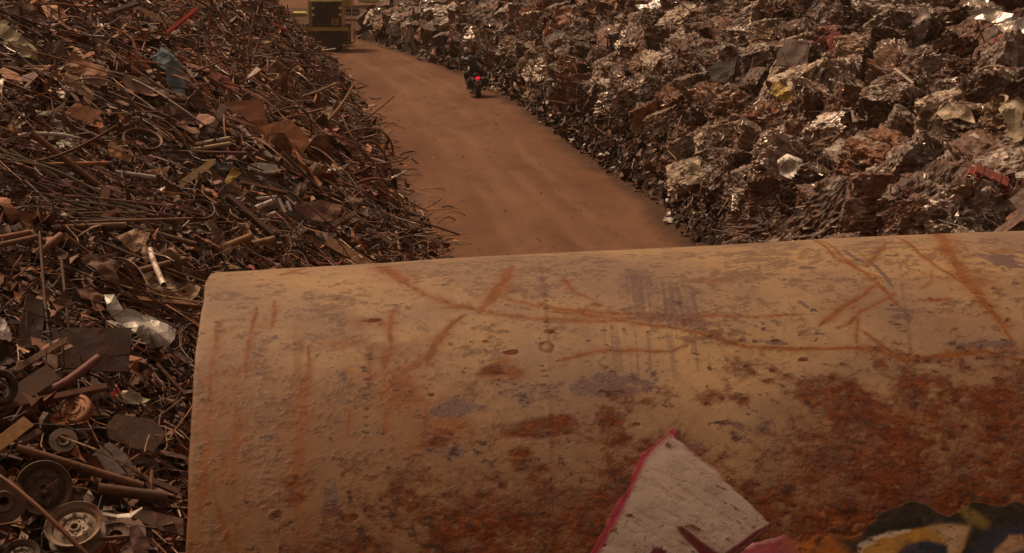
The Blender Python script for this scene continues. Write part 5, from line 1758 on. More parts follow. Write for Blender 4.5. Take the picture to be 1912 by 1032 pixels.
# finer litter spilling from the foot on to the road
P = surf_points(6000, h_left, LY, LX, -1, rgl, -.9, 1.6, 14, 80, 1.3)
P = P[rgl.uniform(0, 1, len(P)) < np.clip(1 + 1.25 * (d_left(P[:, 0], P[:, 1])), 0.04, 1)]
nn = normals(h_left, P)
m = len(P)
lb2.add(chips_batch(P + nn * rgl.uniform(0, .12, (m, 1)), unit(nn + rgl.normal(0, .5, (m, 3))), rgl.uniform(.05, .2, m) * np.clip(P[:, 1] / 30, .8, 2), rgl), palette(m, LEFT_PAL, rgl))
P = surf_points(3600, h_left, LY, LX, -1, rgl, -1.4, 1.5, 14, 80, 1.3)
P = P[rgl.uniform(0, 1, len(P)) < np.clip(1 + .9 * (d_left(P[:, 0], P[:, 1])), 0.05, 1)]
nn = normals(h_left, P)
m = len(P)
lb2.add(rods_batch(P + nn * rgl.uniform(.01, .12, (m, 1)), np.stack([rgl.normal(0, 1, m), rgl.normal(0, .5, m), rgl.normal(0, .12, m)], -1), nn, rgl.uniform(.2, .9, m), rgl.uniform(.006, .014, m) * np.clip(P[:, 1] / 28, .8, 2.2), rgl, bend=.5), palette(m, LEFT_PAL, rgl))
tag(lb2.build('scrap_litter', M_LOOSE), 'dense litter of rusty wire, strips and chips covering the left heap', 'scrap litter', kind='stuff')

# grit and small scraps trodden into the road
yy_ = 16 + 75 * rgl.uniform(0, 1, 3600) ** 1.3
ff_ = rgl.uniform(0, 1, 3600)
ff_ = np.where(rgl.uniform(0, 1, 3600) < .75, np.where(ff_ < .5, ff_ ** 2 * .5, 1 - (1 - ff_) ** 2 * .5), ff_)
xx_ = np.interp(yy_, LY, LX) + (np.interp(yy_, RY, RX) - np.interp(yy_, LY, LX)) * ff_
gp_ = np.stack([xx_, yy_, np.full_like(xx_, .012)], -1)
gb = Batch()
up_ = np.tile([0, 0, 1.0], (len(gp_), 1))
gb.add(chips_batch(gp_, unit(up_ + rgl.normal(0, .12, (len(gp_), 3))), rgl.uniform(.015, .055, len(gp_)) * np.clip(yy_ / 30, .8, 1.5), rgl, crumple=.16), palette(len(gp_), [(10, (.105, .052, .030), 0, .3), (6, (.15, .078, .045), 0, .3), (1, (.30, .22, .15), .1, .3)], rgl))
tag(gb.build('road_grit', M_LOOSE), 'small stones and scraps trodden into the dirt road', 'grit', kind='stuff')

# ------------------------------------------------------------------ right heap: single pieces that stand out
plate('metal_plate', 'large flat grey plate with a bent pale edge on the right heap', 'plate', [(1018, 72), (1040, 55), (1064, 62), (1066, 84), (1044, 98), (1016, 86)], (.17, .145, .125, .3), 'the large grey plate', .04, .02, 1.2, hf=h_right, lift=.75, side='R', mat=P_)
plate('metal_plate', 'dark upright metal plate on the right heap', 'plate', [(1322, 128), (1378, 104), (1372, 140), (1352, 156), (1330, 152)], (.060, .050, .042, .2), 'the dark upright plate', .05, .03, 1.4, hf=h_right, lift=.8, side='R', mat=P_)
plate('metal_plate', 'broad brown plate beside the dark upright plate', 'plate', [(1452, 100), (1478, 74), (1512, 80), (1508, 128), (1450, 124)], (.135, .088, .072, .1), 'the broad brown plate', .05, .03, 1.4, hf=h_right, lift=.8, side='R', mat=P_)
plate('sheet_metal', 'bright red bent panel wedged in the right heap', 'panel', [(1542, 70), (1560, 60), (1576, 66), (1574, 92), (1550, 96)], (.30, .045, .04, .1), 'the red panel', .03, .08, 1.4, hf=h_right, lift=.8, side='R', mat=P_)
plate('sheet_metal', 'crumpled yellow sheet in the middle of the right heap', 'sheet', [(1438, 176), (1446, 150), (1462, 158), (1480, 170), (1492, 180), (1468, 190)], (.52, .36, .10, .2), 'the yellow sheet', .02, .16, 1.4, hf=h_right, lift=.8, side='R', mat=P_)
plate('sheet_metal', 'bright cream sheet above the yellow sheet', 'sheet', [(1466, 148), (1488, 142), (1512, 148), (1490, 166), (1474, 170)], (.55, .46, .33, .2), None, .02, .12, 1.4, hf=h_right, lift=.85, side='R', mat=P_)
plate('sheet_metal', 'small square cream plate below the broad brown plate', 'plate', [(1588, 204), (1608, 204), (1604, 226), (1592, 228)], (.50, .40, .29, .1), 'the small cream plate', .03, .04, 1.4, hf=h_right, lift=.85, side='R', mat=P_)
plate('sheet_metal', 'white sheet with a dark hole on the right heap', 'sheet', [(1452, 300), (1470, 288), (1500, 300), (1504, 326), (1480, 336), (1456, 326)], (.55, .50, .45, .4), 'the white sheet', .02, .12, 1.4, hf=h_right, lift=.85, side='R', mat=P_)
plate('sheet_metal', 'grey sheet end leaning behind the white sheet', 'sheet', [(1398, 286), (1452, 262), (1456, 284), (1420, 298)], (.17, .14, .125, .2), None, .03, .05, 1.3, hf=h_right, lift=.85, side='R', mat=P_)
plate('sheet_metal', 'upright cream panel at the foot of the right heap by the road', 'panel', [(1276, 312), (1298, 304), (1318, 318), (1312, 342), (1282, 346)], (.44, .36, .25, .1), 'the cream panel', .04, .10, 1.5, hf=h_right, lift=.6, side='R', mat=P_)
plate('sheet_metal', 'narrow cream strip standing left of the cream panel', 'strip', [(1252, 332), (1264, 330), (1266, 372), (1254, 380)], (.42, .33, .21, .1), None, .03, .06, 1.5, hf=h_right, lift=.6, side='R', mat=P_)
plate('sheet_metal', 'bright white strip cut by the right picture edge', 'strip', [(1896, 322), (1920, 318), (1920, 331), (1896, 332)], (.75, .70, .64, .2), 'the white edge strip', .03, .03, 1.5, hf=h_right, lift=.7, side='R', mat=P_)
plate('metal_plate', 'brown plate corner at the right edge above the tank', 'plate', [(1884, 372), (1920, 344), (1920, 400), (1906, 398)], (.22, .16, .135, .1), 'the brown corner plate', .03, .02, 1.5, hf=h_right, lift=.8, side='R', mat=P_)
plate('metal_plate', 'orange-tan plate lying on the tank line at the right edge', 'plate', [(1858, 432), (1884, 412), (1920, 398), (1920, 436)], (.30, .17, .09, .1), None, .03, .02, 1.5, hf=h_right, lift=.5, side='R', mat=P_)
plate('sheet_metal', 'cream dented fender across the cream bale at the right', 'panel', [(1748, 212), (1775, 192), (1812, 200), (1822, 232), (1790, 222), (1764, 226)], (.50, .40, .27, .15), 'the cream fender', .02, .09, 1.4, hf=h_right, lift=.95, side='R', mat=P_)
plate('sheet_metal', 'tall cream folded panel at the right picture edge', 'panel', [(1866, 205), (1902, 182), (1912, 190), (1908, 262), (1886, 270), (1880, 232)], (.46, .37, .24, .15), 'the tall cream panel', .02, .10, 1.4, hf=h_right, lift=.9, side='R', mat=P_)
plate('sheet_metal', 'bright stacked silver sheet at the top right corner', 'sheet', [(1806, 22), (1850, 14), (1900, 30), (1915, 44), (1860, 44), (1820, 36)], (.58, .53, .47, .7), 'the bright silver sheets', .03, .12, 1.3, hf=h_right, lift=.9, side='R', mat=P_)
plate('sheet_metal', 'second bright silver sheet below the topmost one', 'sheet', [(1856, 46), (1915, 36), (1915, 62), (1880, 66)], (.62, .56, .50, .6), None, .03, .10, 1.3, hf=h_right, lift=.9, side='R', mat=P_)
plate('sheet_metal', 'pale upright folded sheet near the top of the right heap', 'sheet', [(1700, 52), (1720, 20), (1730, 8), (1742, 40), (1722, 66)], (.26, .22, .19, .3), 'the pale folded sheet', .03, .10, 1.4, hf=h_right, lift=.9, side='R', mat=P_)
plate('metal_plate', 'orange rusty sheet high on the right heap by the road', 'sheet', [(1032, 22), (1052, 10), (1076, 18), (1080, 44), (1044, 48)], (.30, .115, .045, .05), 'the orange sheet', .02, .10, 1.3, hf=h_right, lift=.8, side='R')
plate('sheet_metal', 'small cream plate left of the large grey plate', 'plate', [(980, 80), (1000, 76), (998, 88), (982, 90)], (.52, .42, .30, .1), None, .03, .04, 1.3, hf=h_right, lift=.8, side='R', mat=P_)
for (lb, pix, w, c, k, sh) in (('long bright bent rod leaning on the broad brown plate', [(1440, 130), (1456, 104), (1458, 92)], 5, (.42, .34, .28, .3), 'rod', None), ('bright straight bar below the red panel', [(1670, 128), (1706, 156)], 5, (.60, .53, .46, .4), 'box', 'the bright bar'),
                              ('white bar lying left of the white sheet', [(1408, 346), (1440, 344), (1462, 350)], 7, (.58, .49, .42, .2), 'taper', 'the white bar'), ('pale strip of trim near the tank line', [(1486, 388), (1510, 384)], 4, (.50, .40, .33, .2), 'rod', None),
                              ('brown rod leaning at the road edge above the tank', [(1278, 440), (1294, 402)], 3, (.17, .09, .06, .1), 'rod', None), ('thin bright rod above the tank at the right', [(1750, 352), (1782, 354)], 4, (.42, .34, .30, .3), 'rod', None),
                              ('pale bent bar over the cream panel', [(1266, 316), (1292, 304)], 6, (.52, .43, .35, .2), 'rod', None), ('bright thin strip high on the right heap', [(1470, 46), (1510, 30)], 3, (.42, .33, .27, .3), 'rod', None),
                              ('curved pale strip on the top right slope', [(1818, 140), (1840, 126), (1868, 124), (1890, 134)], 5, (.46, .38, .32, .3), 'rod', None)):
    long_piece('metal_bar', lb, 'bar', pix, w, c, k, sh, hf=h_right, lift=.75, mat=P_, side='R', face=1.3)

# red strapped gas tank, with its bands as parts
p, n = hero_frame(1842, 344, h_right, .7, 1.4)
o = empty('fuel_tank', p)
sc_ = ((p - CAMP) @ FWD) / FPX
o.rotation_euler = (R(20), R(24), R(-14))
MB().box((0, 0, 0), (82 * sc_, 50 * sc_, 46 * sc_), bevel=9 * sc_).build('tank_shell', P_, o, False, (.30, .062, .045, .05))
for k in (-1, 1):
    MB().box((k * 17 * sc_, -1 * sc_, 0), (5 * sc_, 50 * sc_, 48 * sc_), bevel=2 * sc_).build('strap', M_SCRAP, o, False, (.06, .03, .024, .1))
MB().box((0, -1.2 * sc_, 4 * sc_), (84 * sc_, 50 * sc_, 4 * sc_), bevel=1.4 * sc_).build('rib_band', M_SCRAP, o, False, (.07, .03, .024, .1))
MB().lathe([(12 * sc_, 0), (12 * sc_, 3 * sc_), (7 * sc_, 3 * sc_), (7 * sc_, 1 * sc_)], 20, Matrix.Translation((0, -25 * sc_, -4 * sc_)) @ Matrix.Rotation(PI / 2, 4, 'X')).build('filler_neck', P_, o, True, (.33, .075, .05, .05))
finish(o, 'red strapped metal fuel tank lying at the right edge of the right heap', 'fuel tank', 'the red fuel tank', 1842, 344, 'R')

# wads of silver wire ribbons
for (nm, px, py, rp, c, lb, sh, cnt) in (('ribbon_wad', 1818, 408, 44, (.50, .44, .38, .5), 'tangled wad of silver metal ribbon just above the tank', 'the silver ribbon wad', 130), ('wire_wad', 1786, 82, 32, (.075, .045, .03, .1), 'dark round wad of shredded wire on the top right slope', 'the dark wire wad', 200),
                                         ('ribbon_wad', 1352, 262, 30, (.40, .33, .25, .3), 'cream coloured wad of torn strips beside the road side of the heap', 'the cream ribbon wad', 110)):
    p = hit(px, py, h_right, .45)
    r = rp * ((p - CAMP) @ FWD) / FPX
    q = unit(rgl.normal(0, 1, (cnt, 3))) * r * rgl.uniform(.55, 1, (cnt, 1)) * np.array([1.15, 1, .75])
    L = rgl.uniform(.5, 1.3, cnt) * r
    B_ = Batch()
    if nm == 'wire_wad':
        B_.add(rods_batch(q, rgl.normal(0, 1, (cnt, 3)), unit(q), L, np.full(cnt, .010), rgl, bend=1.3), palette(cnt, [(1, c[:3], c[3], .35)], rgl))
    else:
        B_.add(strips_batch(q, rgl.normal(0, 1, (cnt, 3)), unit(q) + rgl.normal(0, .3, (cnt, 3)), L, L * rgl.uniform(.05, .12, cnt), rgl, bend=1.2, twist=1.2), palette(cnt, [(3, c[:3], c[3], .3), (1, (.08, .05, .035), .2, .3)], rgl))
    o = B_.build(nm, M_LOOSE)
    o.location = p
    finish(o, lb, 'metal wad', sh, px, py, 'R')

# scraps on the road
for (px, py, c, s_, lb) in ((1246, 419, (.62, .55, .50, .1), .16, 'small white scrap lying alone on the dirt at the right road edge'), (1192, 298, (.55, .46, .40, .3), .22, 'bright pale scrap at the right road edge above the white one')):
    g = on_ground(px, py)
    bm = sheet_bm([Vector((-s_, -s_ * .5, 0)), Vector((s_ * .6, -s_ * .7, 0)), Vector((s_, s_ * .2, 0)), Vector((-s_ * .2, s_ * .7, 0))], (0, 0, 1), .012, .12, int(px) % 50)
    me = bpy.data.meshes.new('road_scrap')
    bm.to_mesh(me)
    bm.free()
    o = link('road_scrap', me, P_, color=c)
    o.location = (g[0], g[1], .10)
    o.rotation_euler = (R(25), R(8), .4)
    tag(o, lb, 'scrap')

# ------------------------------------------------------------------ motorcycle and rider
M_BLACK = make_plain('black_paint', (.018, .017, .017), .35, var=.4, dust=.25)
M_CHROME = make_plain('chrome', (.55, .52, .50), .22, 1.0, var=.15)
M_DKMETAL = make_plain('dark_metal', (.06, .052, .048), .5, .6, dust=.35)
M_LEATHER = make_plain('black_leather', (.020, .018, .018), .45, var=.5, scale=20)
M_JEANS = make_plain('dark_jeans', (.030, .030, .036), .85, var=.4, scale=30, dust=.25)
M_SKIN = make_plain('skin', (.42, .25, .18), .55, var=.12)
M_HAIR = make_plain('fair_hair', (.42, .34, .26), .6, var=.4, scale=40)
M_LAMP = make_plain('red_lamp', (.5, .01, .02), .25, emit=(1.0, .02, .05, 0.75))
M_AMBER = make_plain('pale_lens', (.60, .50, .42), .25)
M_PLATE = make_plain('number_plate', (.42, .39, .36), .45, dust=.3)
M_DKRED = make_plain('dark_red_paint', (.16, .010, .016), .35, var=.3)
M_WHITE = make_plain('pale_cotton', (.55, .48, .42), .8, var=.2)

g = on_ground(893, 181)
bike = empty('motorcycle', (g[0], g[1], 0.0), (0, R(-5), R(11)))
bike.scale = (1.18, 1.08, 1.08)
tag(bike, 'black motorcycle with a lit red tail lamp riding away on the dirt road', 'motorcycle')


def bike_wheel(y, r, w, name):
    root = MB()
    M = Matrix.Translation((0, y, r)) @ Matrix.Rotation(PI / 2, 4, 'Y')
    pr = [(r - .095, w * .42), (r - .05, w * .5), (r - .012, w * .36), (r, w * .12), (r, -w * .12), (r - .012, -w * .36), (r - .05, -w * .5), (r - .095, -w * .42)]
    root.lathe(pr, 36, M, close=True)
    t_ = root.build(name, M_DKMETAL, bike, True)
    m = MB()
    m.lathe([(r - .097, w * .40), (r - .12, w * .34), (r - .12, -w * .34), (r - .097, -w * .40)], 36, M, close=True)
    t_.data.materials.clear()
    t_.data.materials.append(M_RUBBER)
    m.build('wheel_hoop', M_CHROME, t_, True)
    m = MB()
    for k in range(12):
        a = 2 * PI * k / 12
        m.tube([(0, y + .03 * math.cos(a), r + .03 * math.sin(a)), (0, y + (r - .12) * math.cos(a + .2), r + (r - .12) * math.sin(a + .2))], .004, 5)
    m.tube([(-.07, y, r), (.07, y, r)], .045, 14)
    m.build('spokes', M_CHROME, t_)


bike_wheel(0.0, .32, .16, 'rear_wheel')
bike_wheel(1.48, .33, .11, 'front_wheel')
MB().tube([(0, y, z) for y, z in ((-.30, .52), (-.20, .66), (0, .715), (.2, .70), (.34, .60))], [.075, .085, .09, .09, .08], 12).build('rear_fender', M_DKRED, bike, True)
MB().tube([(0, 1.48 + .37 * math.cos(a), .33 + .37 * math.sin(a)) for a in np.linspace(.5, 2.7, 9)], .06, 10).build('front_fender', M_BLACK, bike, True)
MB().box((0, .62, .42), (.26, .42, .34), bevel=.04).box((0, .68, .64), (.20, .18, .22), Euler((R(-25), 0, 0)), bevel=.03).box((0, .5, .66), (.20, .18, .22), Euler((R(28), 0, 0)), bevel=.03).build('engine', M_DKMETAL, bike)
MB().tube([(0, .30, .74), (0, .62, .82), (0, .92, .90), (0, 1.06, .86)], [.08, .15, .16, .06], 16).build('fuel_tank', M_BLACK, bike, True)
MB().tube([(0, -.12, .80), (0, .10, .78), (0, .30, .76), (0, .50, .80)], [.10, .15, .15, .10], 14).build('seat', M_LEATHER, bike, True)
for s_ in (-1, 1):
    MB().tube([(s_ * .10, 1.48, .33), (s_ * .10, 1.20, .95)], [.028, .024], 10).build('fork_leg', M_CHROME, bike, True)
    MB().tube([(s_ * .09, .0, .34), (s_ * .11, .18, .72)], .028, 10).build('shock_absorber', M_CHROME, bike, True)
    MB().tube([(s_ * .17, .70, .30), (s_ * .20, .35, .24), (s_ * .20, -.05, .27), (s_ * .20, -.35, .31)], [.03, .035, .05, .055], 12, hollow=.01).build('exhaust_pipe', M_CHROME, bike, True)
    sb = MB().box((s_ * .27, -.08, .56), (.17, .44, .32), bevel=.05).build('saddlebag', M_LEATHER, bike, True)
    MB().box((s_ * .27, -.30, .56), (.03, .015, .24), bevel=.004).build('buckle_strap', M_DKMETAL, sb)
    MB().lathe([(.001, -.045), (.032, -.03), (.04, 0), (.034, .03), (.001, .04)], 14, Matrix.Translation((s_ * .17, -.26, .72)) @ Matrix.Rotation(PI / 2, 4, 'X')).build('turn_signal', M_AMBER, bike, True)
    m = MB().tube([(s_ * .34, 1.05, 1.10), (s_ * .40, 1.00, 1.26)], .009, 7)
    m.lathe([(.001, .012), (.06, .008), (.068, 0), (.06, -.01), (.001, -.014)], 16, Matrix.Translation((s_ * .43, .99, 1.30)) @ Matrix.Rotation(PI / 2, 4, 'X'))
    m.build('mirror', M_CHROME, bike, True)
MB().tube([(-.42, .80, 1.06), (-.30, 1.02, 1.10), (0, 1.14, 1.04), (.30, 1.02, 1.10), (.42, .80, 1.06)], .016, 8).build('handlebar', M_DKMETAL, bike, True)
MB().lathe([(.001, -.05), (.06, -.04), (.10, .02), (.105, .08), (.09, .085), (.001, .10)], 18, Matrix.Translation((0, 1.24, .96)) @ Matrix.Rotation(-PI / 2, 4, 'X')).build('headlight', M_CHROME, bike, True)
MB().box((0, -.30, .74), (.17, .06, .095), bevel=.025).build('tail_lamp', M_LAMP, bike, True)
npl = MB().box((0, -.335, .56), (.20, .012, .14), Euler((R(-12), 0, 0)), bevel=.004).build('number_plate', M_PLATE, bike)
MB().box((0, -.345, .56), (.13, .008, .05), Euler((R(-12), 0, 0)), bevel=.002).build('plate_marks', M_BLACK, npl)

rider = empty('person', (g[0], g[1], 0.0), (0, R(-5), R(11)))
rider.scale = (1.18, 1.08, 1.08)
tag(rider, 'person in a black leather jacket and dark trousers riding the motorcycle, head leaning left', 'person')


def skin_mesh(name, verts, edges, radii, root, mat, parent, sub=2):
    me = bpy.data.meshes.new(name + '_cage')
    me.from_pydata(verts, edges, [])
    o = bpy.data.objects.new(name + '_cage', me)
    COL.objects.link(o)
    sk = o.modifiers.new('s', 'SKIN')
    o.modifiers.new('d', 'SUBSURF').levels = sub
    for i, r in enumerate(radii):
        sv = me.skin_vertices[0].data[i]
        sv.radius = (r, r) if not isinstance(r, tuple) else r
        sv.use_root = (i == root)
    dg = bpy.context.evaluated_depsgraph_get()
    m2 = bpy.data.meshes.new_from_object(o.evaluated_get(dg))
    bpy.data.objects.remove(o, do_unlink=True)
    m2.name = name
    m2.materials.clear()
    for p in m2.polygons:
        p.use_smooth = True
    return link(name, m2, mat, parent)


# one continuous body: pelvis, spine, neck, head, arms to the grips, legs to the pegs
V = [(0, .16, .92), (-.02, .22, 1.08), (-.06, .30, 1.26), (-.09, .36, 1.40), (-.115, .42, 1.50), (-.16, .47, 1.58), (-.18, .50, 1.68)]
Rr = [(.165, .12), (.15, .11), (.175, .115), (.17, .10), .058, .075, .085]
Ed = [(0, 1), (1, 2), (2, 3), (3, 4), (4, 5), (5, 6)]


def limb(start, pts, rr):
    k = start
    for p_, r_ in zip(pts, rr):
        V.append(p_)
        Rr.append(r_)
        Ed.append((k, len(V) - 1))
        k = len(V) - 1
    return k


hands = []
for s_ in (-1, 1):
    k = limb(3, [(-.09 + s_ * .20, .38, 1.40), (-.07 + s_ * .36, .52, 1.20), (s_ * .40, .70, 1.10), (s_ * .405, .79, 1.085)], [.075, .055, .042, .036])
    hands.append((k, s_))
    limb(0, [(s_ * .13, .22, .88), (s_ * .27, .58, .86), (s_ * .25, .52, .52), (s_ * .24, .47, .36), (s_ * .25, .60, .31)], [.105, .075, .06, .042, .04])
body = skin_mesh('body', V, Ed, Rr, 0, M_LEATHER, rider)
# hands with separate fingers closed round the grips
for (k, s_) in hands:
    hx, hy, hz = V[k]
    hv, he, hr = [(hx, hy - .02, hz), (hx, hy + .03, hz + .012)], [(0, 1)], [.026, .030]
    for j, ln in enumerate((.9, 1.0, .95, .8)):
        ox = s_ * (-.032 + .021 * j)
        b_ = len(hv)
        hv += [(hx + ox, hy + .055, hz + .018), (hx + ox, hy + .055 + .028 * ln, hz + .004), (hx + ox, hy + .045 + .022 * ln, hz - .026), (hx + ox * .9, hy + .030, hz - .036)]
        he += [(1, b_), (b_, b_ + 1), (b_ + 1, b_ + 2), (b_ + 2, b_ + 3)]
        hr += [.0095, .009, .0085, .007]
    b_ = len(hv)
    hv += [(hx - s_ * .035, hy + .01, hz - .012), (hx - s_ * .045, hy + .04, hz - .028), (hx - s_ * .035, hy + .062, hz - .034)]
    he += [(0, b_), (b_, b_ + 1), (b_ + 1, b_ + 2)]
    hr += [.012, .010, .008]
    skin_mesh('hand', hv, he, hr, 0, M_SKIN, rider, 1)
# trousers, boots, face, hair, collar
for s_ in (-1, 1):
    skin_mesh('trouser_leg', [(s_ * .10, .18, .90), (s_ * .15, .26, .885), (s_ * .275, .585, .865), (s_ * .25, .52, .54), (s_ * .24, .47, .40)], [(0, 1), (1, 2), (2, 3), (3, 4)], [.13, .118, .088, .072, .06], 0, M_JEANS, rider)
    skin_mesh('boot', [(s_ * .24, .465, .44), (s_ * .24, .47, .33), (s_ * .245, .54, .30), (s_ * .25, .66, .295)], [(0, 1), (1, 2), (2, 3)], [.058, .056, .05, .04], 0, M_BLACK, rider)
hx, hy, hz = -.18, .51, 1.70
bm = bmesh.new()
bmesh.ops.create_uvsphere(bm, u_segments=24, v_segments=18, radius=1)
for v in bm.verts:
    x, y, z = v.co
    if z < -.2 and y > 0:
        y += .10 * (-z - .2)
    if y > .75 and abs(x) < .22 and -.25 < z < .15:
        y += .22 * (1 - abs(x) / .22)
    if y > .6 and .1 < abs(x) < .5 and .0 < z < .28:
        y -= .10
    if abs(x) > .9 and abs(z) < .25:
        x *= 1.12
    v.co = Vector((x * .078, y * .098, z * .118))
me = bpy.data.meshes.new('head')
bm.to_mesh(me)
bm.free()
for p_ in me.polygons:
    p_.use_smooth = True
hd = link('head', me, M_SKIN, rider)
hd.location = (hx, hy, hz)
hd.rotation_euler = (R(-8), R(-14), R(14))
for s_ in (-1, 1):
    MB().lathe([(.001, .011), (.009, .008), (.0115, 0), (.009, -.008), (.001, -.011)], 10, Matrix.Translation((s_ * .028, .088, .008))).build('eye', M_WHITE, hd, True)
MB().tube([(-.022, .098, -.052), (0, .104, -.054), (.022, .098, -.052)], .006, 6).build('mouth', make_plain('lips', (.30, .12, .10), .5), hd, True)
bm = bmesh.new()
bmesh.ops.create_uvsphere(bm, u_segments=28, v_segments=20, radius=1)
rh = random.Random(4)
for v in bm.verts:
    x, y, z = v.co
    k = 1.10 + rh.uniform(-.03, .05)
    if y > .35 and z < .45:
        k = .8
    if z < -.55:
        k = .8
    v.co = Vector((x * .078 * k, y * .098 * k - .008, z * .118 * k + .006))
me = bpy.data.meshes.new('hair')
bm.to_mesh(me)
bm.free()
link('hair', me, M_HAIR, hd)
MB().lathe([(.062, -.02), (.075, .0), (.072, .035), (.06, .04), (.058, .0)], 20, Matrix.Translation((-.105, .385, 1.475)) @ Matrix.Rotation(R(-32), 4, 'X')).build('collar', M_WHITE, rider, True)

# ------------------------------------------------------------------ yellow loader seen from behind, at the end of the left heap
M_YEL = make_plain('loader_yellow', (.62, .50, .12), .5, var=.25, scale=3, dust=.6)
M_OLV = make_plain('loader_olive', (.50, .47, .15), .55, var=.3, scale=3, dust=.5)
M_GRILL = make_plain('loader_grey', (.050, .040, .034), .6, var=.3, scale=5, dust=.25)
M_ORNG = make_plain('orange_sign', (.45, .19, .06), .5, var=.15)
M_WLAMP = make_plain('lamp_glass', (.75, .72, .66), .2)
M_GLASS = make_plain('cab_glass', (.03, .035, .035), .08)
lg = on_ground(617, 96)
ldr = empty('wheel_loader', (lg[0] - .18, lg[1], 0), (0, 0, R(6)))
tag(ldr, 'yellow-green wheel loader with a dark grey rear panel parked beyond the left heap', 'wheel loader')
poly = [(-1.12, 1.12), (1.10, 1.12), (1.10, .90), (1.03, .62), (.90, .38), (.72, .20), (.48, .08), (.2, .03), (-.2, .03), (-.48, .08), (-.72, .20), (-.90, .38), (-1.03, .62), (-1.12, .90)]
MXZ = Matrix.Rotation(PI / 2, 4, 'X')
MB().prism(poly, -.7, 0.0, MXZ).build('counterweight', M_GRILL, ldr)
MB().box((0, -.03, 1.25), (2.42, .16, .20), bevel=.02).build('bumper_bar', M_YEL, ldr)
MB().box((0, 1.2, 2.1), (1.95, 2.3, 1.52), bevel=.05).build('engine_hood', M_OLV, ldr)
gp = MB().box((.02, .03, 2.08), (1.62, .10, 1.36), bevel=.03).build('rear_panel', M_GRILL, ldr)
m = MB()
for k in range(9):
    m.box((-.08, -.03, 1.62 + k * .11), (1.0, .02, .03))
m.build('grille', M_BLACK, gp)
for s_ in (-1, 1):
    for z in (2.05, 2.42):
        MB().lathe([(.085, 0), (.085, .05), (.07, .06), (.001, .065)], 16, Matrix.Translation((s_ * .76 + .02, -.015, z)) @ Matrix.Rotation(PI / 2, 4, 'X')).build('rear_lamp', M_WLAMP, ldr, True)
    MB().box((s_ * .93, .0, 2.12), (.13, .14, 1.58), Euler((0, R(s_ * 1.5), 0)), bevel=.02).build('frame_post', M_OLV if s_ < 0 else M_YEL, ldr)
sg = MB().box((.48, -.035, 1.66), (.40, .02, .40), bevel=.005).build('sign_plate', M_ORNG, ldr)
m = MB()
m.box((.44, -.055, 1.66), (.05, .012, .28))
m.box((.52, -.056, 1.78), (.12, .012, .045)).box((.51, -.056, 1.66), (.10, .012, .045)).box((.52, -.056, 1.545), (.12, .012, .045))
m.build('sign_letter', M_GRILL, sg)
lad = MB()
for s_ in (1.22, 1.55):
    lad.tube([(s_, .05, .48), (s_, .05, 1.30)], .03, 8)
lad.build('ladder_rails', M_ORNG, ldr)
for k in range(4):
    MB().box((1.385, .05, .52 + .22 * k), (.36, .16, .04), bevel=.01).build('ladder_step', M_ORNG, ldr)
m = MB()
m.tube([(1.05, .2, 1.35), (1.12, .2, 3.6)], .03, 8).tube([(1.42, .2, 1.30), (1.42, .2, 3.4), (1.12, .2, 3.6)], .028, 8)
m.build('handrail', M_YEL, ldr, True)
MB().box((-.05, 2.7, 3.45), (1.6, 1.5, 1.5), bevel=.06).build('cab', M_OLV, ldr)
MB().box((-.05, 1.94, 3.5), (1.35, .04, 1.0), bevel=.02).build('cab_window', M_GLASS, ldr)
MB().box((-.05, 2.7, 4.27), (1.75, 1.7, .14), bevel=.04).build('cab_roof', M_YEL, ldr)
MB().box((-1.5, 1.0, 2.05), (.85, 1.7, .22), bevel=.06).build('rear_mudguard', M_OLV, ldr)
for sx in (-1, 1):
    for y in (1.55, 4.6):
        m = MB()
        Mw = Matrix.Translation((sx * .60, y, .78)) @ Matrix.Rotation(PI / 2, 4, 'Y')
        m.lathe([(.42, .20), (.55, .25), (.72, .24), (.78, .16), (.78, -.16), (.72, -.24), (.55, -.25), (.42, -.20)], 36, Mw, close=True)
        w_ = m.build('wheel', M_RUBBER, ldr, True)
        MB().lathe([(.43, .18), (.36, .12), (.12, .10), (.001, .14)], 28, Matrix.Translation((sx * .60, y, .78)) @ Matrix.Rotation(sx * PI / 2, 4, 'Y')).build('wheel_rim', M_YEL, w_, True)
MB().box((0, 3.4, 1.0), (1.2, 3.6, .7), bevel=.08).build('chassis', M_GRILL, ldr)
for s_ in (-1, 1):
    MB().box((s_ * .5, 5.6, 1.5), (.2, 2.6, .35), Euler((R(-18), 0, 0)), bevel=.03).build('lift_arm', M_YEL, ldr)
MB().prism([(-.2, 0), (1.1, 0), (1.1, .08), (.1, .12), (-.15, .5), (0, 1.1), (-.08, 1.1), (-.3, .5)], -1.35, 1.35, Matrix.Translation((0, 6.7, .1)) @ Matrix.Rotation(PI / 2, 4, 'Z') @ Matrix.Rotation(PI / 2, 4, 'X')).build('bucket', M_GRILL, ldr)

# ------------------------------------------------------------------ cream flatbed truck parked across the end of the road
M_CREAM = make_plain('cream_paint', (.62, .54, .33), .5, var=.15, scale=2, dust=.3)
M_PINKG = make_plain('dusty_rail', (.33, .22, .19), .6, var=.25, scale=3, dust=.4)
tg = on_ground(697, 38)
trk = empty('flatbed_truck', (tg[0], tg[1], 0))
tag(trk, 'dusty cream truck with one large wheel showing, parked across the far end of the road', 'truck')
MB().box((-.9, 1.2, 1.02), (6.4, .12, .22), bevel=.01).box((-.9, -.1, 1.02), (6.4, .10, .20), bevel=.01).build('frame_rail', M_PINKG, trk)
MB().box((-1.9, -.15, .58), (1.7, .14, .22), bevel=.03).build('side_guard', M_PINKG, trk)
MB().box((-1.7, .5, .62), (1.2, .7, .5), bevel=.08).build('fuel_tank', M_GRILL, trk)
bd = MB().box((.6, .6, 2.05), (3.4, 2.3, 1.3), bevel=.05).build('body_box', M_CREAM, trk)
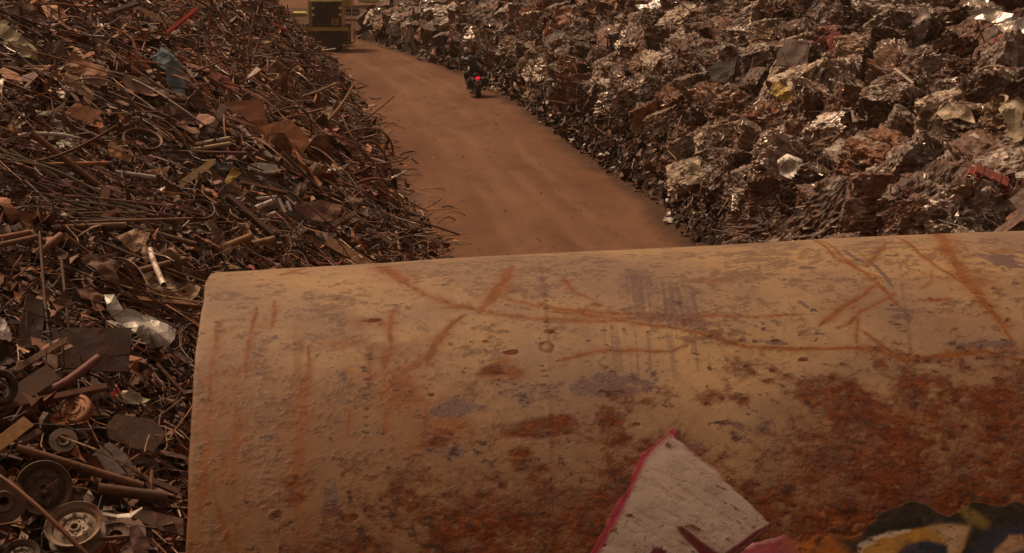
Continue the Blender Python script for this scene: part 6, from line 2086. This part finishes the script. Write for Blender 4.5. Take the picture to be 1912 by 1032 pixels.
m = MB()
for k in range(6):
    m.box((-.9 + .6 * k, -.57, 2.05), (.05, .03, 1.2))
m.build('body_rib', M_CREAM, bd)
MB().box((.2, -.25, 1.42), (1.75, .5, .10), bevel=.03).build('mudguard', M_OLV, trk)
MB().box((1.35, -.3, 1.05), (.55, .5, .42), bevel=.04).build('tool_box', M_PINKG, trk)
cb = MB().box((-3.2, .6, 1.95), (1.9, 2.2, 1.9), bevel=.12).build('cab', M_CREAM, trk)
MB().box((-3.2, -.51, 2.35), (1.1, .03, .7), bevel=.02).build('side_window', M_GLASS, cb)
MB().box((-1.95, -.1, 1.55), (.5, .08, .9), bevel=.02).box((-1.55, -.1, 1.75), (.08, .08, 1.2), bevel=.02).build('headboard', M_OLV, trk)
for (x, y) in ((0, 0), (0, 1.3), (-3.2, 0), (-3.2, 1.3)):
    m = MB()
    Mw = Matrix.Translation((x, y, .60)) @ Matrix.Rotation(PI / 2, 4, 'X')
    m.lathe([(.32, .14), (.42, .17), (.56, .16), (.60, .08), (.60, -.08), (.56, -.16), (.42, -.17), (.32, -.14)], 36, Mw, close=True)
    w_ = m.build('wheel', M_RUBBER, trk, True)
    MB().lathe([(.33, .08), (.28, .02), (.12, .0), (.11, .08), (.001, .09)], 24, Mw).build('wheel_rim', make_plain('dusty_red_rim', (.16, .06, .045), .6), w_, True)

# ------------------------------------------------------------------ say of every repeat which one it is
LANDMARKS += [('the motorcycle', 886, 150, 'R'), ('the yellow loader', 617, 50, 'L'), ('the truck wheel', 700, 25, 'R')]
for h_, w_ in zip(HERO, []):
    pass
ORD = ['nearest', 'second nearest', 'third nearest', 'fourth nearest', 'fifth nearest', 'sixth nearest', 'seventh nearest', 'eighth nearest', 'ninth nearest', 'tenth nearest'] + ['%dth nearest' % k for k in range(11, 60)]


def label_all(items, side):
    marks = [m for m in LANDMARKS if m[3] == side and m[0]]
    buckets = {}
    for (o, adj, noun) in items:
        px, py, _ = project(o.location)
        m = min(marks, key=lambda q: (q[1] - px) ** 2 + ((q[2] - py) * 1.3) ** 2)
        dx, dy = px - m[1], py - m[2]
        if abs(dx) > abs(dy):
            rel = 'right of' if dx > 0 else 'left of'
        else:
            rel = 'below' if dy > 0 else 'above'
        buckets.setdefault((adj, noun, rel, m[0]), []).append((dx * dx + dy * dy, o))
    for (adj, noun, rel, mk), lst in buckets.items():
        lst.sort(key=lambda q: q[0])
        for k, (_, o) in enumerate(lst):
            o['label'] = f'{adj} {noun} {rel} {mk}' + ('' if len(lst) == 1 else f', {ORD[k]}')


label_all([(o, lk, 'crushed scrap bale') for (o, lk) in right_things], 'R')
wires = [q for q in left_things if q[2] == 'wire']
wires.sort(key=lambda q: project(q[0].location)[1])
for k, q in enumerate(wires):
    q[0]['category'] = 'wire'
    q[0]['group'] = q[3]
    nth = ['first', 'second', 'third', 'fourth', 'fifth', 'sixth', 'seventh', 'eighth', 'ninth', 'tenth'][k] if k < 10 else ('%dth' % (k + 1) if k % 10 > 2 or k < 13 else '%d%s' % (k + 1, ('st', 'nd', 'rd')[k % 10]))
    q[0]['label'] = f'thin brown wire fanning out from the left edge, {nth} from the top'
rest = []
for (o, colr, noun, grp) in left_things:
    if noun == 'wire':
        continue
    L = o.scale[0]
    size = {'rod': ('short', 'long', 1.6), 'pipe': ('short', 'long', 1.2), 'plate': ('small', 'large', .65), 'angle bar': ('short', 'long', 1.1), 'metal strip': ('short', 'long', .85), 'bent rod': ('short', 'long', 2.2)}[noun]
    rest.append((o, (size[1] if L > size[2] else size[0]) + ' ' + colr, {'rod': 'thin rod', 'plate': 'torn plate', 'metal strip': 'twisted strip'}.get(noun, noun)))
label_all(rest, 'L')

# ------------------------------------------------------------------ thin dust hanging in the air
hm = bpy.data.materials.new('dust_haze')
hm.use_nodes = True
ht = hm.node_tree
ht.nodes.clear()
ho = ht.nodes.new('ShaderNodeOutputMaterial')
pv = ht.nodes.new('ShaderNodeVolumePrincipled')
pv.inputs['Color'].default_value = (0.80, 0.62, 0.48, 1)
pv.inputs['Density'].default_value = 0.00035
pv.inputs['Anisotropy'].default_value = 0.2
ht.links.new(pv.outputs[0], ho.inputs['Volume'])
tag(MB().box((0, 0, 7.5), (3400, 3400, 17.4)).build('haze', hm), 'thin brown dust haze hanging over the scrapyard', 'haze', kind='stuff')
